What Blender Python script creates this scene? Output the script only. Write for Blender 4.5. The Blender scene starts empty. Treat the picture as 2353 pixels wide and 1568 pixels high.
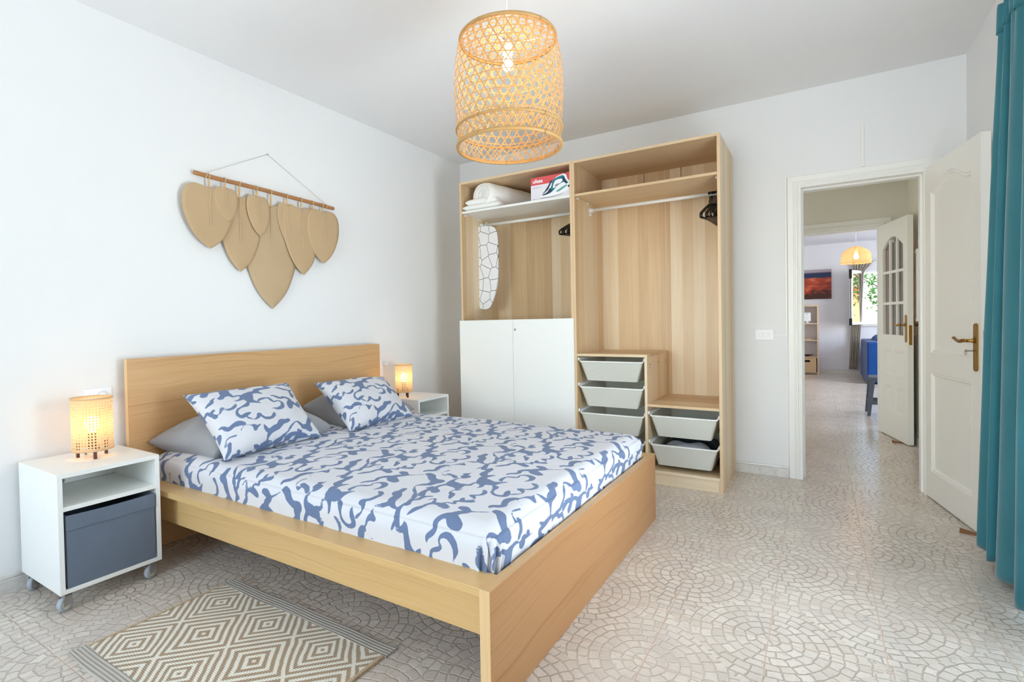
import bpy, bmesh, math, random
from math import sin, cos, pi, radians, sqrt, atan2
from mathutils import Vector, Matrix
random.seed(7)
SC = bpy.context.scene
COL = SC.collection

# ---------------------------------------------------------------- camera
def make_camera():
    a, t, r = radians(32.5629), radians(-1.00426), radians(-1.04518)
    F = Vector((-sin(a)*cos(t), cos(a)*cos(t), sin(t)))
    R = Vector((cos(a), sin(a), 0)); U = R.cross(F)
    R2 = R*cos(r) + U*sin(r); U2 = -R*sin(r) + U*cos(r)
    cd = bpy.data.cameras.new('camera'); co = bpy.data.objects.new('camera', cd); COL.objects.link(co)
    M = Matrix(((R2.x, U2.x, -F.x, 2.94142), (R2.y, U2.y, -F.y, -4.22008), (R2.z, U2.z, -F.z, 1.12190), (0, 0, 0, 1)))
    co.matrix_world = M
    cd.sensor_width = 36; cd.lens = 1201.3565/2353*36
    cd.shift_x = 64.4218/2353; cd.shift_y = -20.0237/2353
    cd.clip_start = 0.02
    SC.camera = co
make_camera()
SC.view_settings.view_transform = 'Standard'; SC.view_settings.look = 'None'
SC.view_settings.exposure = 0.55; SC.view_settings.gamma = 1.0; SC.view_settings.use_curve_mapping = False
SC.cycles.max_bounces = 14; SC.cycles.diffuse_bounces = 8; SC.cycles.transparent_max_bounces = 24

# ---------------------------------------------------------------- world: bright daylight sky
W = bpy.data.worlds.new('daylight'); SC.world = W; W.use_nodes = True
nt = W.node_tree; nt.nodes.clear()
wo = nt.nodes.new('ShaderNodeOutputWorld'); bg = nt.nodes.new('ShaderNodeBackground')
sky = nt.nodes.new('ShaderNodeTexSky'); sky.sky_type = 'NISHITA'; sky.sun_disc = False
sky.sun_elevation = radians(48); sky.sun_rotation = radians(200); sky.dust_density = 1.5
nt.links.new(sky.outputs[0], bg.inputs[0]); bg.inputs[1].default_value = 0.6
nt.links.new(bg.outputs[0], wo.inputs[0])

# ---------------------------------------------------------------- large lights: window daylight, added fills and a hall area light
def area(name, loc, direction, sx, sy, power, col):
    d = bpy.data.lights.new(name, 'AREA'); d.shape = 'RECTANGLE'; d.size = sx; d.size_y = sy; d.energy = power; d.color = col
    o = bpy.data.objects.new(name, d); COL.objects.link(o); o.location = loc
    o.rotation_euler = Vector(direction).to_track_quat('-Z', 'Z').to_euler()
    return o
DAY = (0.87, 0.94, 1.0)
area('daylight_balcony_door', (3.98, -1.95, 1.25), (-1, 0.45, 0.5), 1.1, 2.1, 44, DAY)
area('balcony_bounce_fill', (4.45, -2.05, 0.15), (-0.45, 0.5, 1.0), 1.2, 1.6, 115, (0.93, 0.96, 1.0))  # added fill aimed up at the ceiling, stands in for sunlit ground
area('daylight_front_window', (1.45, -6.95, 1.5), (0.40, 1, 0.4), 2.1, 1.9, 46, DAY)
area('front_bounce_fill', (1.45, -7.6, 0.35), (0.35, 1, 0.9), 2.1, 1.6, 145, (0.93, 0.96, 1.0))  # added low fill outside the window, replaces light bounced off the ground
area('living_side_fill', (6.15, 5.2, 1.35), (-1, 0, 0), 3.2, 1.9, 120, (0.93, 0.97, 1.0))  # area light put in for an assumed, unseen side window
area('hall_area_light', (1.25, 1.1, 1.4), (1, 0, 0), 1.0, 1.4, 7, (1.0, 0.97, 0.9))  # warm area light inside the hall; no window is built there
sun = bpy.data.lights.new('sun', 'SUN'); sun.energy = 5.0; sun.angle = radians(1.0); sun.color = (1, 0.96, 0.9)
so = bpy.data.objects.new('sun', sun); COL.objects.link(so); so.rotation_euler = Vector((0.25, 0.55, -1.0)).to_track_quat('-Z', 'Y').to_euler()

# ---------------------------------------------------------------- node helpers
def s2l(c):
    return tuple(((x/255)/12.92 if x/255 <= 0.04045 else (((x/255)+0.055)/1.055)**2.4) for x in c) + (1.0,)
class E:
    """a float socket with arithmetic"""
    def __init__(s, g, sock): s.g = g; s.s = sock
    def _m(s, op, *a): return s.g.math(op, s, *a)
    def __add__(s, o): return s._m('ADD', o)
    __radd__ = __add__
    def __sub__(s, o): return s._m('SUBTRACT', o)
    def __rsub__(s, o): return s.g.math('SUBTRACT', o, s)
    def __mul__(s, o): return s._m('MULTIPLY', o)
    __rmul__ = __mul__
    def __truediv__(s, o): return s._m('DIVIDE', o)
class G:
    def __init__(s, name, rough=0.5, metallic=0.0, spec=0.5):
        s.m = bpy.data.materials.new(name); s.m.use_nodes = True
        s.t = s.m.node_tree; s.n = s.t.nodes
        s.b = s.n['Principled BSDF']; s.out = s.n['Material Output']
        s.b.inputs['Roughness'].default_value = rough; s.b.inputs['Metallic'].default_value = metallic
        s.b.inputs['Specular IOR Level'].default_value = spec
        s._obj = None
    def link(s, a, b): s.t.links.new(a.s if isinstance(a, E) else a, b)
    def put(s, v, sock):
        if isinstance(v, E): s.t.links.new(v.s, sock)
        elif isinstance(v, bpy.types.NodeSocket): s.t.links.new(v, sock)
        else: sock.default_value = v
    def math(s, op, *a, clamp=False):
        n = s.n.new('ShaderNodeMath'); n.operation = op; n.use_clamp = clamp
        for i, v in enumerate(a): s.put(v, n.inputs[i])
        return E(s, n.outputs[0])
    def coords(s, kind='Object'):
        tc = s.n.new('ShaderNodeTexCoord'); return tc.outputs[kind]
    def xyz(s, kind='Object'):
        if kind == 'World': v = s.n.new('ShaderNodeNewGeometry').outputs['Position']
        else: v = s.coords(kind)
        sp = s.n.new('ShaderNodeSeparateXYZ'); s.t.links.new(v, sp.inputs[0])
        return [E(s, sp.outputs[i]) for i in range(3)]
    def vec(s, x, y, z=0.0):
        c = s.n.new('ShaderNodeCombineXYZ')
        for i, v in enumerate((x, y, z)): s.put(v, c.inputs[i])
        return c.outputs[0]
    def noise(s, v, scale, detail=3, rough=0.5, dist=0.0, color=False):
        n = s.n.new('ShaderNodeTexNoise'); n.inputs['Scale'].default_value = scale; n.inputs['Detail'].default_value = detail
        n.inputs['Roughness'].default_value = rough; n.inputs['Distortion'].default_value = dist
        s.put(v, n.inputs['Vector']); return n.outputs['Color'] if color else E(s, n.outputs['Fac'])
    def white(s, v):
        n = s.n.new('ShaderNodeTexWhiteNoise'); n.noise_dimensions = '3D'; s.put(v, n.inputs['Vector']); return E(s, n.outputs['Value'])
    def step(s, x, a, b):
        n = s.n.new('ShaderNodeMapRange'); n.interpolation_type = 'SMOOTHSTEP'
        s.put(x, n.inputs['Value']); n.inputs['From Min'].default_value = a; n.inputs['From Max'].default_value = b
        return E(s, n.outputs[0])
    def mix(s, f, a, b):
        n = s.n.new('ShaderNodeMix'); n.data_type = 'RGBA'
        s.put(f, n.inputs[0]); s.put(a, n.inputs[6]); s.put(b, n.inputs[7]); return n.outputs[2]
    def ramp(s, f, stops):
        n = s.n.new('ShaderNodeValToRGB'); s.put(f, n.inputs[0]); el = n.color_ramp.elements
        while len(el) < len(stops): el.new(0.5)
        for e, (p, c) in zip(el, stops): e.position = p; e.color = c
        return n.outputs[0]
    def color(s, c): s.put(c, s.b.inputs['Base Color']); return s
    def rough(s, v): s.put(v, s.b.inputs['Roughness']); return s
    def bump(s, h, dist=0.002, strength=1.0):
        n = s.n.new('ShaderNodeBump'); n.inputs['Distance'].default_value = dist; n.inputs['Strength'].default_value = strength
        s.put(h, n.inputs['Height']); s.t.links.new(n.outputs[0], s.b.inputs['Normal']); return s

def plain(name, rgb, rough=0.5, metallic=0.0, spec=0.5, var=0.04, scale=40, bump=0.0):
    g = G(name, rough, metallic, spec)
    c = s2l(rgb); d = tuple(x*(1-var*2) for x in c[:3]) + (1,)
    f = g.noise(g.coords(), scale, 3)
    g.color(g.mix(f, c, d))
    if bump: g.bump(f, bump)
    return g.m
def emis(name, rgb, strength):
    g = G(name); g.b.inputs['Base Color'].default_value = s2l(rgb)
    g.b.inputs['Emission Color'].default_value = s2l(rgb); g.b.inputs['Emission Strength'].default_value = strength
    return g.m

# ---------------------------------------------------------------- mesh builder
class MB:
    """collects shapes given in world (or in the thing's own) coordinates; o is subtracted"""
    def __init__(s, o=(0, 0, 0)): s.v = []; s.f = []; s.uv = {}; s.mi = {}; s.o = Vector(o); s.cur = 0; s.sm = set()
    def add(s, vs, fs, uvs=None, smooth=False):
        b = len(s.v); s.v += [Vector(p) - s.o for p in vs]
        for i, f in enumerate(fs):
            k = len(s.f); s.f.append([b+j for j in f]); s.mi[k] = s.cur
            if uvs is not None: s.uv[k] = [uvs[j] for j in f]
            if smooth: s.sm.add(k)
        return s
    def box(s, x0, x1, y0, y1, z0, z1, M=None):
        x0, x1 = min(x0, x1), max(x0, x1); y0, y1 = min(y0, y1), max(y0, y1); z0, z1 = min(z0, z1), max(z0, z1)
        vs = [(x, y, z) for z in (z0, z1) for y in (y0, y1) for x in (x0, x1)]
        if M: vs = [M @ Vector(p) for p in vs]
        return s.add(vs, [(0, 2, 3, 1), (4, 5, 7, 6), (0, 1, 5, 4), (2, 6, 7, 3), (0, 4, 6, 2), (1, 3, 7, 5)])
    def tube(s, pts, r, n=10, closed=False, caps=True):
        pts = [Vector(p) for p in pts]; m = len(pts); rs = r if isinstance(r, (list, tuple)) else [r]*m
        vs = []; up = None
        for i, p in enumerate(pts):
            if closed: t = pts[(i+1) % m] - pts[i-1]
            else: t = pts[min(i+1, m-1)] - pts[max(i-1, 0)]
            t.normalize()
            if up is None:
                up = Vector((0, 0, 1)) if abs(t.z) < 0.9 else Vector((1, 0, 0))
            a = up - t*up.dot(t)
            if a.length < 1e-5: a = t.orthogonal()
            a.normalize(); up = a; b = t.cross(a)
            for k in range(n):
                an = 2*pi*k/n; vs.append(p + (a*cos(an) + b*sin(an))*rs[i])
        fs = []
        for i in range(m if closed else m-1):
            for k in range(n):
                i2 = (i+1) % m
                fs.append((i*n+k, i*n+(k+1) % n, i2*n+(k+1) % n, i2*n+k))
        s.add(vs, fs, smooth=True)
        if caps and not closed:
            b = len(s.v) - len(vs)
            s.f.append([b+k for k in reversed(range(n))]); s.mi[len(s.f)-1] = s.cur
            s.f.append([b+(m-1)*n+k for k in range(n)]); s.mi[len(s.f)-1] = s.cur
        return s
    def cyl(s, p0, p1, r, n=20, r2=None): return s.tube([p0, p1], [r, r if r2 is None else r2], n)
    def lathe(s, c, prof, n=32, axis='z', caps=False):
        c = Vector(c); vs = []
        for (r, h) in prof:
            for k in range(n):
                a = 2*pi*k/n
                d = {'z': (r*cos(a), r*sin(a), h), 'x': (h, r*cos(a), r*sin(a)), 'y': (r*sin(a), h, r*cos(a))}[axis]
                vs.append(c + Vector(d))
        fs = [(i*n+k, i*n+(k+1) % n, (i+1)*n+(k+1) % n, (i+1)*n+k) for i in range(len(prof)-1) for k in range(n)]
        return s.add(vs, fs, smooth=True)
    def sphere(s, c, r, n=12, sc=(1, 1, 1)):
        m = n//2; vs = []
        for i in range(m+1):
            th = pi*i/m
            for k in range(n):
                a = 2*pi*k/n; vs.append(Vector(c) + Vector((r*sc[0]*sin(th)*cos(a), r*sc[1]*sin(th)*sin(a), -r*sc[2]*cos(th))))
        return s.add(vs, [(i*n+k, i*n+(k+1) % n, (i+1)*n+(k+1) % n, (i+1)*n+k) for i in range(m) for k in range(n)], smooth=True)
    def grid(s, fn, nu, nv, uvfn=None, smooth=True, flip=False):
        vs = []; uvs = []
        for j in range(nv+1):
            for i in range(nu+1):
                u, v = i/nu, j/nv; vs.append(fn(u, v)); uvs.append(uvfn(u, v) if uvfn else (u, v))
        w = nu+1; fs = []
        for j in range(nv):
            for i in range(nu):
                q = (j*w+i, j*w+i+1, (j+1)*w+i+1, (j+1)*w+i); fs.append(q[::-1] if flip else q)
        return s.add(vs, fs, uvs, smooth)
    def prism(s, poly, d, frame=None):
        """poly: 2D points (counter clockwise), extruded along d (3D vector); frame maps (a,b)->3D"""
        fr = frame or (lambda a, b: (a, b, 0)); n = len(poly)
        A = [Vector(fr(*p)) for p in poly]; B = [a + Vector(d) for a in A]
        fs = [tuple(reversed(range(n))), tuple(range(n, 2*n))] + [(i, (i+1) % n, n+(i+1) % n, n+i) for i in range(n)]
        return s.add(A+B, fs)
    def build(s, name, mat, parent=None, bevel=0.0, seg=2, subsurf=0, solid=0.0, smooth=None, recalc=True, weld=False):
        me = bpy.data.meshes.new(name); me.from_pydata([tuple(v) for v in s.v], [], s.f)
        mats = mat if isinstance(mat, (list, tuple)) else [mat]
        for m in mats: me.materials.append(m)
        if s.uv:
            ul = me.uv_layers.new(name='UVMap')
            for k, p in enumerate(me.polygons):
                for j, li in enumerate(p.loop_indices):
                    if k in s.uv: ul.data[li].uv = s.uv[k][j]
        for k, p in enumerate(me.polygons):
            p.material_index = s.mi[k]; p.use_smooth = (k in s.sm) if smooth is None else smooth
        if recalc or weld:
            bm = bmesh.new(); bm.from_mesh(me)
            if weld: bmesh.ops.remove_doubles(bm, verts=bm.verts, dist=1e-5)
            if recalc: bmesh.ops.recalc_face_normals(bm, faces=bm.faces)
            bm.to_mesh(me); bm.free()
        me.update()
        o = bpy.data.objects.new(name, me); COL.objects.link(o)
        if parent is None: o.location = s.o
        else: o.parent = parent
        if subsurf:
            md = o.modifiers.new('sub', 'SUBSURF'); md.levels = subsurf; md.render_levels = subsurf
        if solid:
            md = o.modifiers.new('solid', 'SOLIDIFY'); md.thickness = solid; md.offset = 0
        if bevel:
            md = o.modifiers.new('bevel', 'BEVEL'); md.width = bevel; md.segments = seg; md.limit_method = 'ANGLE'; md.angle_limit = radians(40)
            md.harden_normals = False
        return o

def tag(o, label, cat, group=None):
    o['label'] = label; o['category'] = cat
    if group: o['group'] = group
    return o
def struct(o): o['kind'] = 'structure'; return o
def thing(name, label, cat, loc=(0, 0, 0), rotz=0, group=None):
    o = bpy.data.objects.new(name, None); o.empty_display_size = 0.05; COL.objects.link(o)
    o.location = loc; o.rotation_euler = (0, 0, rotz)
    return tag(o, label, cat, group)
def copy_tree(o, parent=None):
    c = o.copy(); COL.objects.link(c)
    if parent is not None: c.parent = parent
    for ch in list(o.children): copy_tree(ch, c)
    return c
def smoothpath(P, n=8, closed=False):
    P = [Vector(p) for p in P]; out = []; m = len(P)
    rng = range(m if closed else m-1)
    for i in rng:
        p0 = P[i-1] if (closed or i > 0) else P[0]; p1 = P[i]; p2 = P[(i+1) % m]; p3 = P[(i+2) % m] if (closed or i+2 < m) else P[-1]
        for k in range(n):
            t = k/n
            out.append(0.5*((2*p1) + (p2-p0)*t + (2*p0-5*p1+4*p2-p3)*t*t + (3*p1-p0-3*p2+p3)*t**3))
    if not closed: out.append(P[-1])
    return out

# ---------------------------------------------------------------- materials
def m_wall(name, rgb, bump=0.0006):
    g = G(name, 0.85, spec=0.25); v = g.coords()
    n1 = g.noise(v, 1.3, 3); n2 = g.noise(v, 90, 4)
    c = s2l(rgb); d = tuple(x*0.965 for x in c[:3])+(1,)
    g.color(g.mix(n1, c, d)); g.bump(n2*0.4 + g.noise(v, 14, 3), bump); return g.m
M_WALL = m_wall('white_plaster', (236, 237, 238)); M_CEIL = m_wall('ceiling_paint', (236, 236, 237))
M_HALL = m_wall('cream_plaster', (226, 224, 212)); M_LIV = m_wall('pale_plaster', (230, 231, 238))
M_TRIM = plain('white_lacquer', (240, 240, 236), 0.32, var=0.01, bump=0.0002)
M_DOOR = plain('door_lacquer', (238, 237, 232), 0.35, var=0.012, scale=6, bump=0.0003)
M_WHITE = plain('white_melamine', (240, 241, 238), 0.45, var=0.008)
M_PLASTIC = plain('white_plastic', (238, 240, 242), 0.3, var=0.008)
M_WMETAL = plain('white_enamel', (236, 236, 232), 0.3, var=0.01)
M_BLACK = plain('black_plastic', (14, 14, 16), 0.32, var=0.1)
M_DARK = plain('dark_void', (20, 20, 22), 0.8)
M_STEEL = plain('steel', (190, 190, 188), 0.3, 1.0)
M_BRASS = plain('aged_brass', (176, 132, 66), 0.25, 1.0, var=0.12, scale=30)
M_KEY = plain('nickel', (170, 168, 160), 0.3, 1.0)

def m_marble(name='skirting_marble'):
    g = G(name, 0.25); v = g.coords()
    w = g.noise(v, 7, 6, 0.6, 1.6)
    vein = g.math('ABSOLUTE', w - 0.5)
    f = g.step(vein, 0.0, 0.06)
    g.color(g.mix(f*0.35+0.65, s2l((190, 186, 182)), g.mix(g.noise(v, 20, 3), s2l((232, 230, 226)), s2l((208, 204, 200))))); return g.m
M_MARBLE = m_marble()

def m_floor():
    g = G('cobble_pattern_tile', 0.34, spec=0.5)
    X, Y, Z = g.xyz('World')
    a = 0.3365
    wv = g.n.new('ShaderNodeNewGeometry').outputs['Position']
    d1 = g.noise(wv, 22, 2) - 0.5; d2 = g.noise(g.vec(X+7.3, Y+3.1, 0.0), 22, 2) - 0.5
    gx = X - 2.452; gy = Y + 1.165
    px = gx + d1*0.022; py = gy + d2*0.022
    s_ = (px+py)/(2*a); t_ = (px-py)/(2*a)
    s0 = g.math('ROUND', s_); t0 = g.math('ROUND', t_)
    dx = px - (s0+t0)*a; dy = py - (s0-t0)*a
    r = g.math('SQRT', dx*dx+dy*dy)
    w = 0.0365
    k = g.math('FLOOR', r/w); fr = g.math('FRACT', r/w)
    ang = g.math('ARCTAN2', dy, dx)/(2*pi)
    cnt = g.math('ROUND', (k+0.5)*(2*pi*w/0.046))
    af0 = ang*cnt + g.white(g.vec(k, s0, t0))
    af = g.math('FRACT', af0); idx = g.math('FLOOR', af0)
    m1 = g.math('MINIMUM', fr, 1.0-fr)*w
    m2 = g.math('MINIMUM', af, 1.0-af)*(2*pi)*r/cnt
    gap = g.math('MINIMUM', m1, m2)
    stone = g.step(gap, 0.0012, 0.0046)
    gm = g.step(m1, 0.001, 0.0045)
    # grout lines of the square tiles
    fx = g.math('ABSOLUTE', gx/a - g.math('ROUND', gx/a))*a; fy = g.math('ABSOLUTE', gy/a - g.math('ROUND', gy/a))*a
    gr = g.math('MINIMUM', fx, fy); grout = g.step(gr, 0.0016, 0.0030)
    cid = g.white(g.vec(s0*7.0+idx, t0*5.0+k, idx+k*3.0))
    big = g.noise(wv, 2.6, 3); spk = g.noise(wv, 60, 5, 0.65)
    wear = g.noise(wv, 5.5, 3, 0.6)
    base = g.mix(cid, s2l((210, 199, 187)), s2l((226, 217, 206)))
    base = g.mix(g.step(spk, 0.5, 0.72)*0.55, base, s2l((190, 180, 170)))
    base = g.mix(g.step(wear, 0.45, 0.62)*0.55, base, s2l((205, 196, 188)))
    gapc = g.mix(g.step(big, 0.35, 0.65), s2l((180, 169, 156)), s2l((207, 197, 186)))
    c = g.mix(stone, gapc, base)
    c = g.mix(grout, s2l((214, 192, 174)), c)
    g.color(c)
    h = stone*0.7 + g.noise(wv, 45, 4)*0.5 + cid*0.25 + grout*0.5
    g.bump(h, 0.0022, 0.8)
    g.rough(g.math('ADD', 0.12, spk*0.16))
    return g.m
M_FLOOR = m_floor()

def m_wood(name, along, across, stops, band=0.075, seedoff=0.0, rough=0.42, grainmix=0.35, coords='Object', bandvar=1.0):
    """staves running along one axis, tones varying across the other"""
    g = G(name, rough, spec=0.4); P = g.xyz(coords); A = P[along]; B = P[across]; C = P[3-along-across]
    Bc = B + C*0.37
    wob = g.noise(g.vec(A*0.5, Bc*0.3+seedoff, 0.0), 1.5, 2)
    t = Bc/band + (wob-0.5)*0.12 + seedoff
    bid = g.math('FLOOR', t)
    tone = g.white(g.vec(bid, seedoff, 3.3))
    edge = g.math('FRACT', t)
    grain = g.noise(g.vec(A*2.2, Bc*55+seedoff, 0.0), 1.0, 5, 0.6, 0.3)
    fig = g.noise(g.vec(A*1.1, Bc*14+bid*3.7, seedoff), 1.0, 3, 0.5, 1.2)
    f = tone*bandvar*0.6 + grain*grainmix + fig*0.3 - 0.08 + (1-bandvar)*0.25
    g.color(g.ramp(f, stops)); g.bump(grain, 0.0003, 0.5)
    return g.m
ST_W = [(0.12, s2l((196, 162, 122))), (0.45, s2l((218, 190, 150))), (0.70, s2l((228, 206, 172))), (0.95, s2l((238, 222, 196)))]
M_WX = m_wood('ash_staves_back', 2, 0, ST_W, 0.083, rough=0.3)       # vertical grain, bands across x
M_WY = m_wood('ash_staves_side', 2, 1, ST_W, 0.10, 4.2)   # vertical grain, bands across y
M_WH = m_wood('ash_staves_shelf', 0, 1, ST_W, 0.12, 9.1)  # grain along x
M_WE = m_wood('ash_edge', 2, 0, [(0.1, s2l((206, 172, 130))), (0.9, s2l((232, 206, 170)))], 0.5, 2.0, bandvar=0.2)

def m_oak(name, along, across, dark, mid, light, seed=0.0, rough=0.38):
    g = G(name, rough, spec=0.4); P = g.xyz(); A = P[along]; B = P[across]; C = P[3-along-across]
    warp = g.noise(g.vec(A*0.9, B*2.2+seed, C), 1.0, 2, 0.5)
    warp2 = g.noise(g.vec(A*3.0, B*6+seed, C), 1.0, 2)
    Bw = B + (warp-0.5)*0.16 + (warp2-0.5)*0.02
    lines = g.noise(g.vec(A*0.35+seed, Bw*34, C*3), 1.0, 3, 0.55)
    fine = g.noise(g.vec(A*2.0+seed, (Bw+C)*190, 0.0), 1.0, 4, 0.65)
    fig = g.step(lines, 0.56, 0.74)
    f = 0.50 + (fine-0.5)*0.75 - fig*0.30 + (warp-0.5)*0.3
    g.color(g.ramp(f, [(0.05, s2l(dark)), (0.45, s2l(mid)), (0.9, s2l(light))])); g.bump(fine, 0.0002, 0.5)
    return g.m
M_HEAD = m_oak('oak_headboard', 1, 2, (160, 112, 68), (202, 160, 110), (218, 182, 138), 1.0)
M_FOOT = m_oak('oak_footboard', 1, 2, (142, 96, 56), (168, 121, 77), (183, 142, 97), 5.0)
M_RAIL = m_oak('oak_rail', 0, 2, (188, 146, 90), (210, 172, 116), (224, 192, 142), 9.0, 0.33)
M_OEDGE = m_oak('oak_edge', 1, 0, (186, 142, 92), (208, 168, 118), (220, 188, 142), 3.0)
M_OEDGEZ = m_oak('oak_edge_upright', 2, 0, (196, 152, 100), (222, 186, 136), (236, 208, 166), 3.0)

import numpy as np
# brush strokes of the print: centre line points with half widths, in a sheet of 0.60 x 0.50 m after the map below
STROKES = [
 [(100,470,35),(160,430,28),(250,415,22),(330,420,30),(290,485,44)], [(270,375,14),(350,385,14)],
 [(340,425,25),(430,410,20),(520,425,25),(590,450,60)], [(590,430,50),(640,395,25),(700,382,16),(765,383,8)],
 [(590,470,65),(600,530,45),(660,520,30),(700,560,22),(745,570,12)], [(600,520,45),(555,555,30),(520,590,18)],
 [(290,690,10),(340,660,22),(395,630,28),(400,600,20),(430,575,10),(480,570,8),(520,590,20),(560,600,14)],
 [(580,590,10),(600,540,12),(640,520,10),(680,545,14),(720,575,18),(790,560,14),(850,570,20),(880,610,40)],
 [(880,600,40),(840,640,25),(780,665,16),(720,658,5)],
 [(880,600,50),(950,560,60),(960,650,60),(1000,670,45),(1060,690,25),(1140,715,10)],
 [(950,560,55),(990,520,40),(1060,510,30),(1120,520,25),(1170,535,8)],
 [(1060,500,35),(1080,450,42),(1130,430,35),(1200,415,30),(1260,400,28),(1300,380,12)],
 [(1250,390,35),(1190,345,20),(1240,330,25),(1290,300,28),(1350,275,22),(1430,270,14),(1450,290,30)],
 [(1450,285,28),(1520,265,18),(1580,285,22),(1650,275,22),(1720,310,12)],
 [(1380,365,10),(1450,380,25),(1530,405,22),(1600,400,20),(1660,425,25),(1690,480,40),(1690,530,35)],
 [(1660,400,18),(1720,360,8),(1640,340,8),(1630,325,4)], [(1700,460,12),(1760,470,12),(1800,530,12),(1830,490,14),(1880,530,20),(1950,580,30)],
 [(800,390,12),(840,400,36),(880,400,36),(850,370,30),(910,360,20),(980,352,8),(1060,348,3)],
 [(1110,670,14),(1120,650,20),(1160,635,22),(1210,625,14),(1260,630,16),(1300,660,20),(1350,690,14),(1400,670,10),(1450,680,16),(1490,720,28),(1480,770,32),(1420,800,25),(1370,800,15),(1310,795,4)],
 [(940,720,22),(920,750,30),(850,780,14),(790,810,16),(770,860,18),(790,900,22),(850,930,25),(910,900,30),(960,875,18),(990,870,8)],
 [(930,940,10),(960,950,16),(1040,975,8),(1100,940,22),(1110,900,28),(1150,920,18),(1200,950,20),(1260,955,25),(1320,940,22),(1350,900,25),(1350,870,14)],
 [(365,790,20),(400,765,20),(430,760,10)], [(400,810,6),(440,835,8),(500,835,8),(530,790,22),(540,760,20),(590,785,14),(640,800,18),(700,790,22),(740,760,22),(755,730,12)],
 [(1290,580,8),(1350,580,20),(1420,610,25),(1470,615,20),(1510,590,25),(1580,600,28),(1640,640,38),(1620,700,55),(1620,750,40)],
 [(1640,650,45),(1720,660,35),(1790,690,30),(1810,640,40),(1800,610,30)], [(1810,700,12),(1880,750,8),(1950,790,8)],
 [(490,1030,14),(540,1025,25),(600,1060,30),(650,1070,28),(720,1030,30),(800,1010,40),(880,1020,28),(900,1040,15)],
 [(930,1045,8),(1000,1050,14),(1060,1070,30),(1070,1110,20),(1110,1060,14),(1180,1035,4),(1230,1080,25),(1270,1110,28)],
 [(850,1130,5),(850,1080,6),(900,1045,6)], [(620,1260,20),(615,1210,8),(640,1180,8),(700,1165,10),(780,1160,12)],
 [(1590,960,30),(1540,980,35),(1480,990,45),(1450,1050,40),(1390,1080,45),(1330,1120,38),(1310,1180,20),(1320,1230,10)],
 [(2010,810,36),(2010,860,42),(1980,900,40),(1960,960,40),(1990,1020,50),(1930,1010,50),(1860,1030,30)],
 [(1870,1030,25),(1820,1000,30),(1770,975,20),(1720,970,8),(1670,1020,14),(1640,1070,18),(1620,1110,14),(1560,1170,25)],
 [(700,1320,25),(680,1370,25)], [(860,1340,22),(885,1345,18)], [(1110,1280,10),(1200,1290,20),(1260,1280,10)], [(1560,1180,22),(1460,1215,10)], [(2180,920,25),(2200,1000,25)]]
TU, TV, TROW = 0.575, 0.455, 0.215       # repeat of the print and the sideways step of each row
def print_field():
    """signed distance (metres, positive inside a stroke) on a wrapped grid"""
    src = np.array([(35, 385), (1660, 150), (2220, 1050), (650, 1410)], float); dst = np.array([(0, .5), (.6, .5), (.6, 0), (0, 0)], float)
    A = []; B = []
    for (x, y), (u, v) in zip(src, dst):
        A.append([x, y, 1, 0, 0, 0, -u*x, -u*y]); B.append(u); A.append([0, 0, 0, x, y, 1, -v*x, -v*y]); B.append(v)
    h = np.append(np.linalg.solve(np.array(A), np.array(B)), 1).reshape(3, 3)
    def mp(x, y):
        q = h @ np.array([x, y, 1.0]); return q[0]/q[2], q[1]/q[2]
    segs = []
    for st in STROKES:
        P = smoothpath([(x, y, 0) for x, y, w in st], 3); Wd = smoothpath([(w, 0, 0) for x, y, w in st], 3)
        q = [mp(p.x, p.y) for p in P]
        for i in range(len(q)-1):
            wa, wb = max(2, Wd[i].x)*0.00041, max(2, Wd[i+1].x)*0.00041
            segs.append((q[i][0], q[i][1], wa, q[i+1][0], q[i+1][1], wb))
    S = np.array(segs)
    nu, nv = 288, 228
    U, V = np.meshgrid((np.arange(nu)+0.5)/nu*TU, (np.arange(nv)+0.5)/nv*TV)
    F = np.full(U.shape, -1.0)
    for j in (-1, 0, 1):
        for i in (-2, -1, 0, 1, 2):
            ou, ov = i*TU - j*TROW*0 + j*TROW, j*TV
            for (ax, ay, wa, bx, by, wb) in S:
                ax2, bx2, ay2, by2 = ax+ou, bx+ou, ay+ov, by+ov
                if max(ax2, bx2) < -0.06 or min(ax2, bx2) > TU+0.06 or max(ay2, by2) < -0.06 or min(ay2, by2) > TV+0.06: continue
                x0 = max(0, int((min(ax2, bx2)-0.05)/TU*nu)); x1 = min(nu, int((max(ax2, bx2)+0.05)/TU*nu)+1)
                y0 = max(0, int((min(ay2, by2)-0.05)/TV*nv)); y1 = min(nv, int((max(ay2, by2)+0.05)/TV*nv)+1)
                if x1 <= x0 or y1 <= y0: continue
                u = U[y0:y1, x0:x1]; v = V[y0:y1, x0:x1]
                dx, dy = bx2-ax2, by2-ay2; L = dx*dx+dy*dy+1e-12
                t = np.clip(((u-ax2)*dx+(v-ay2)*dy)/L, 0, 1)
                d = wa+(wb-wa)*t - np.hypot(u-ax2-dx*t, v-ay2-dy*t)
                F[y0:y1, x0:x1] = np.maximum(F[y0:y1, x0:x1], d)
    return F
FIELD = print_field()
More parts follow.
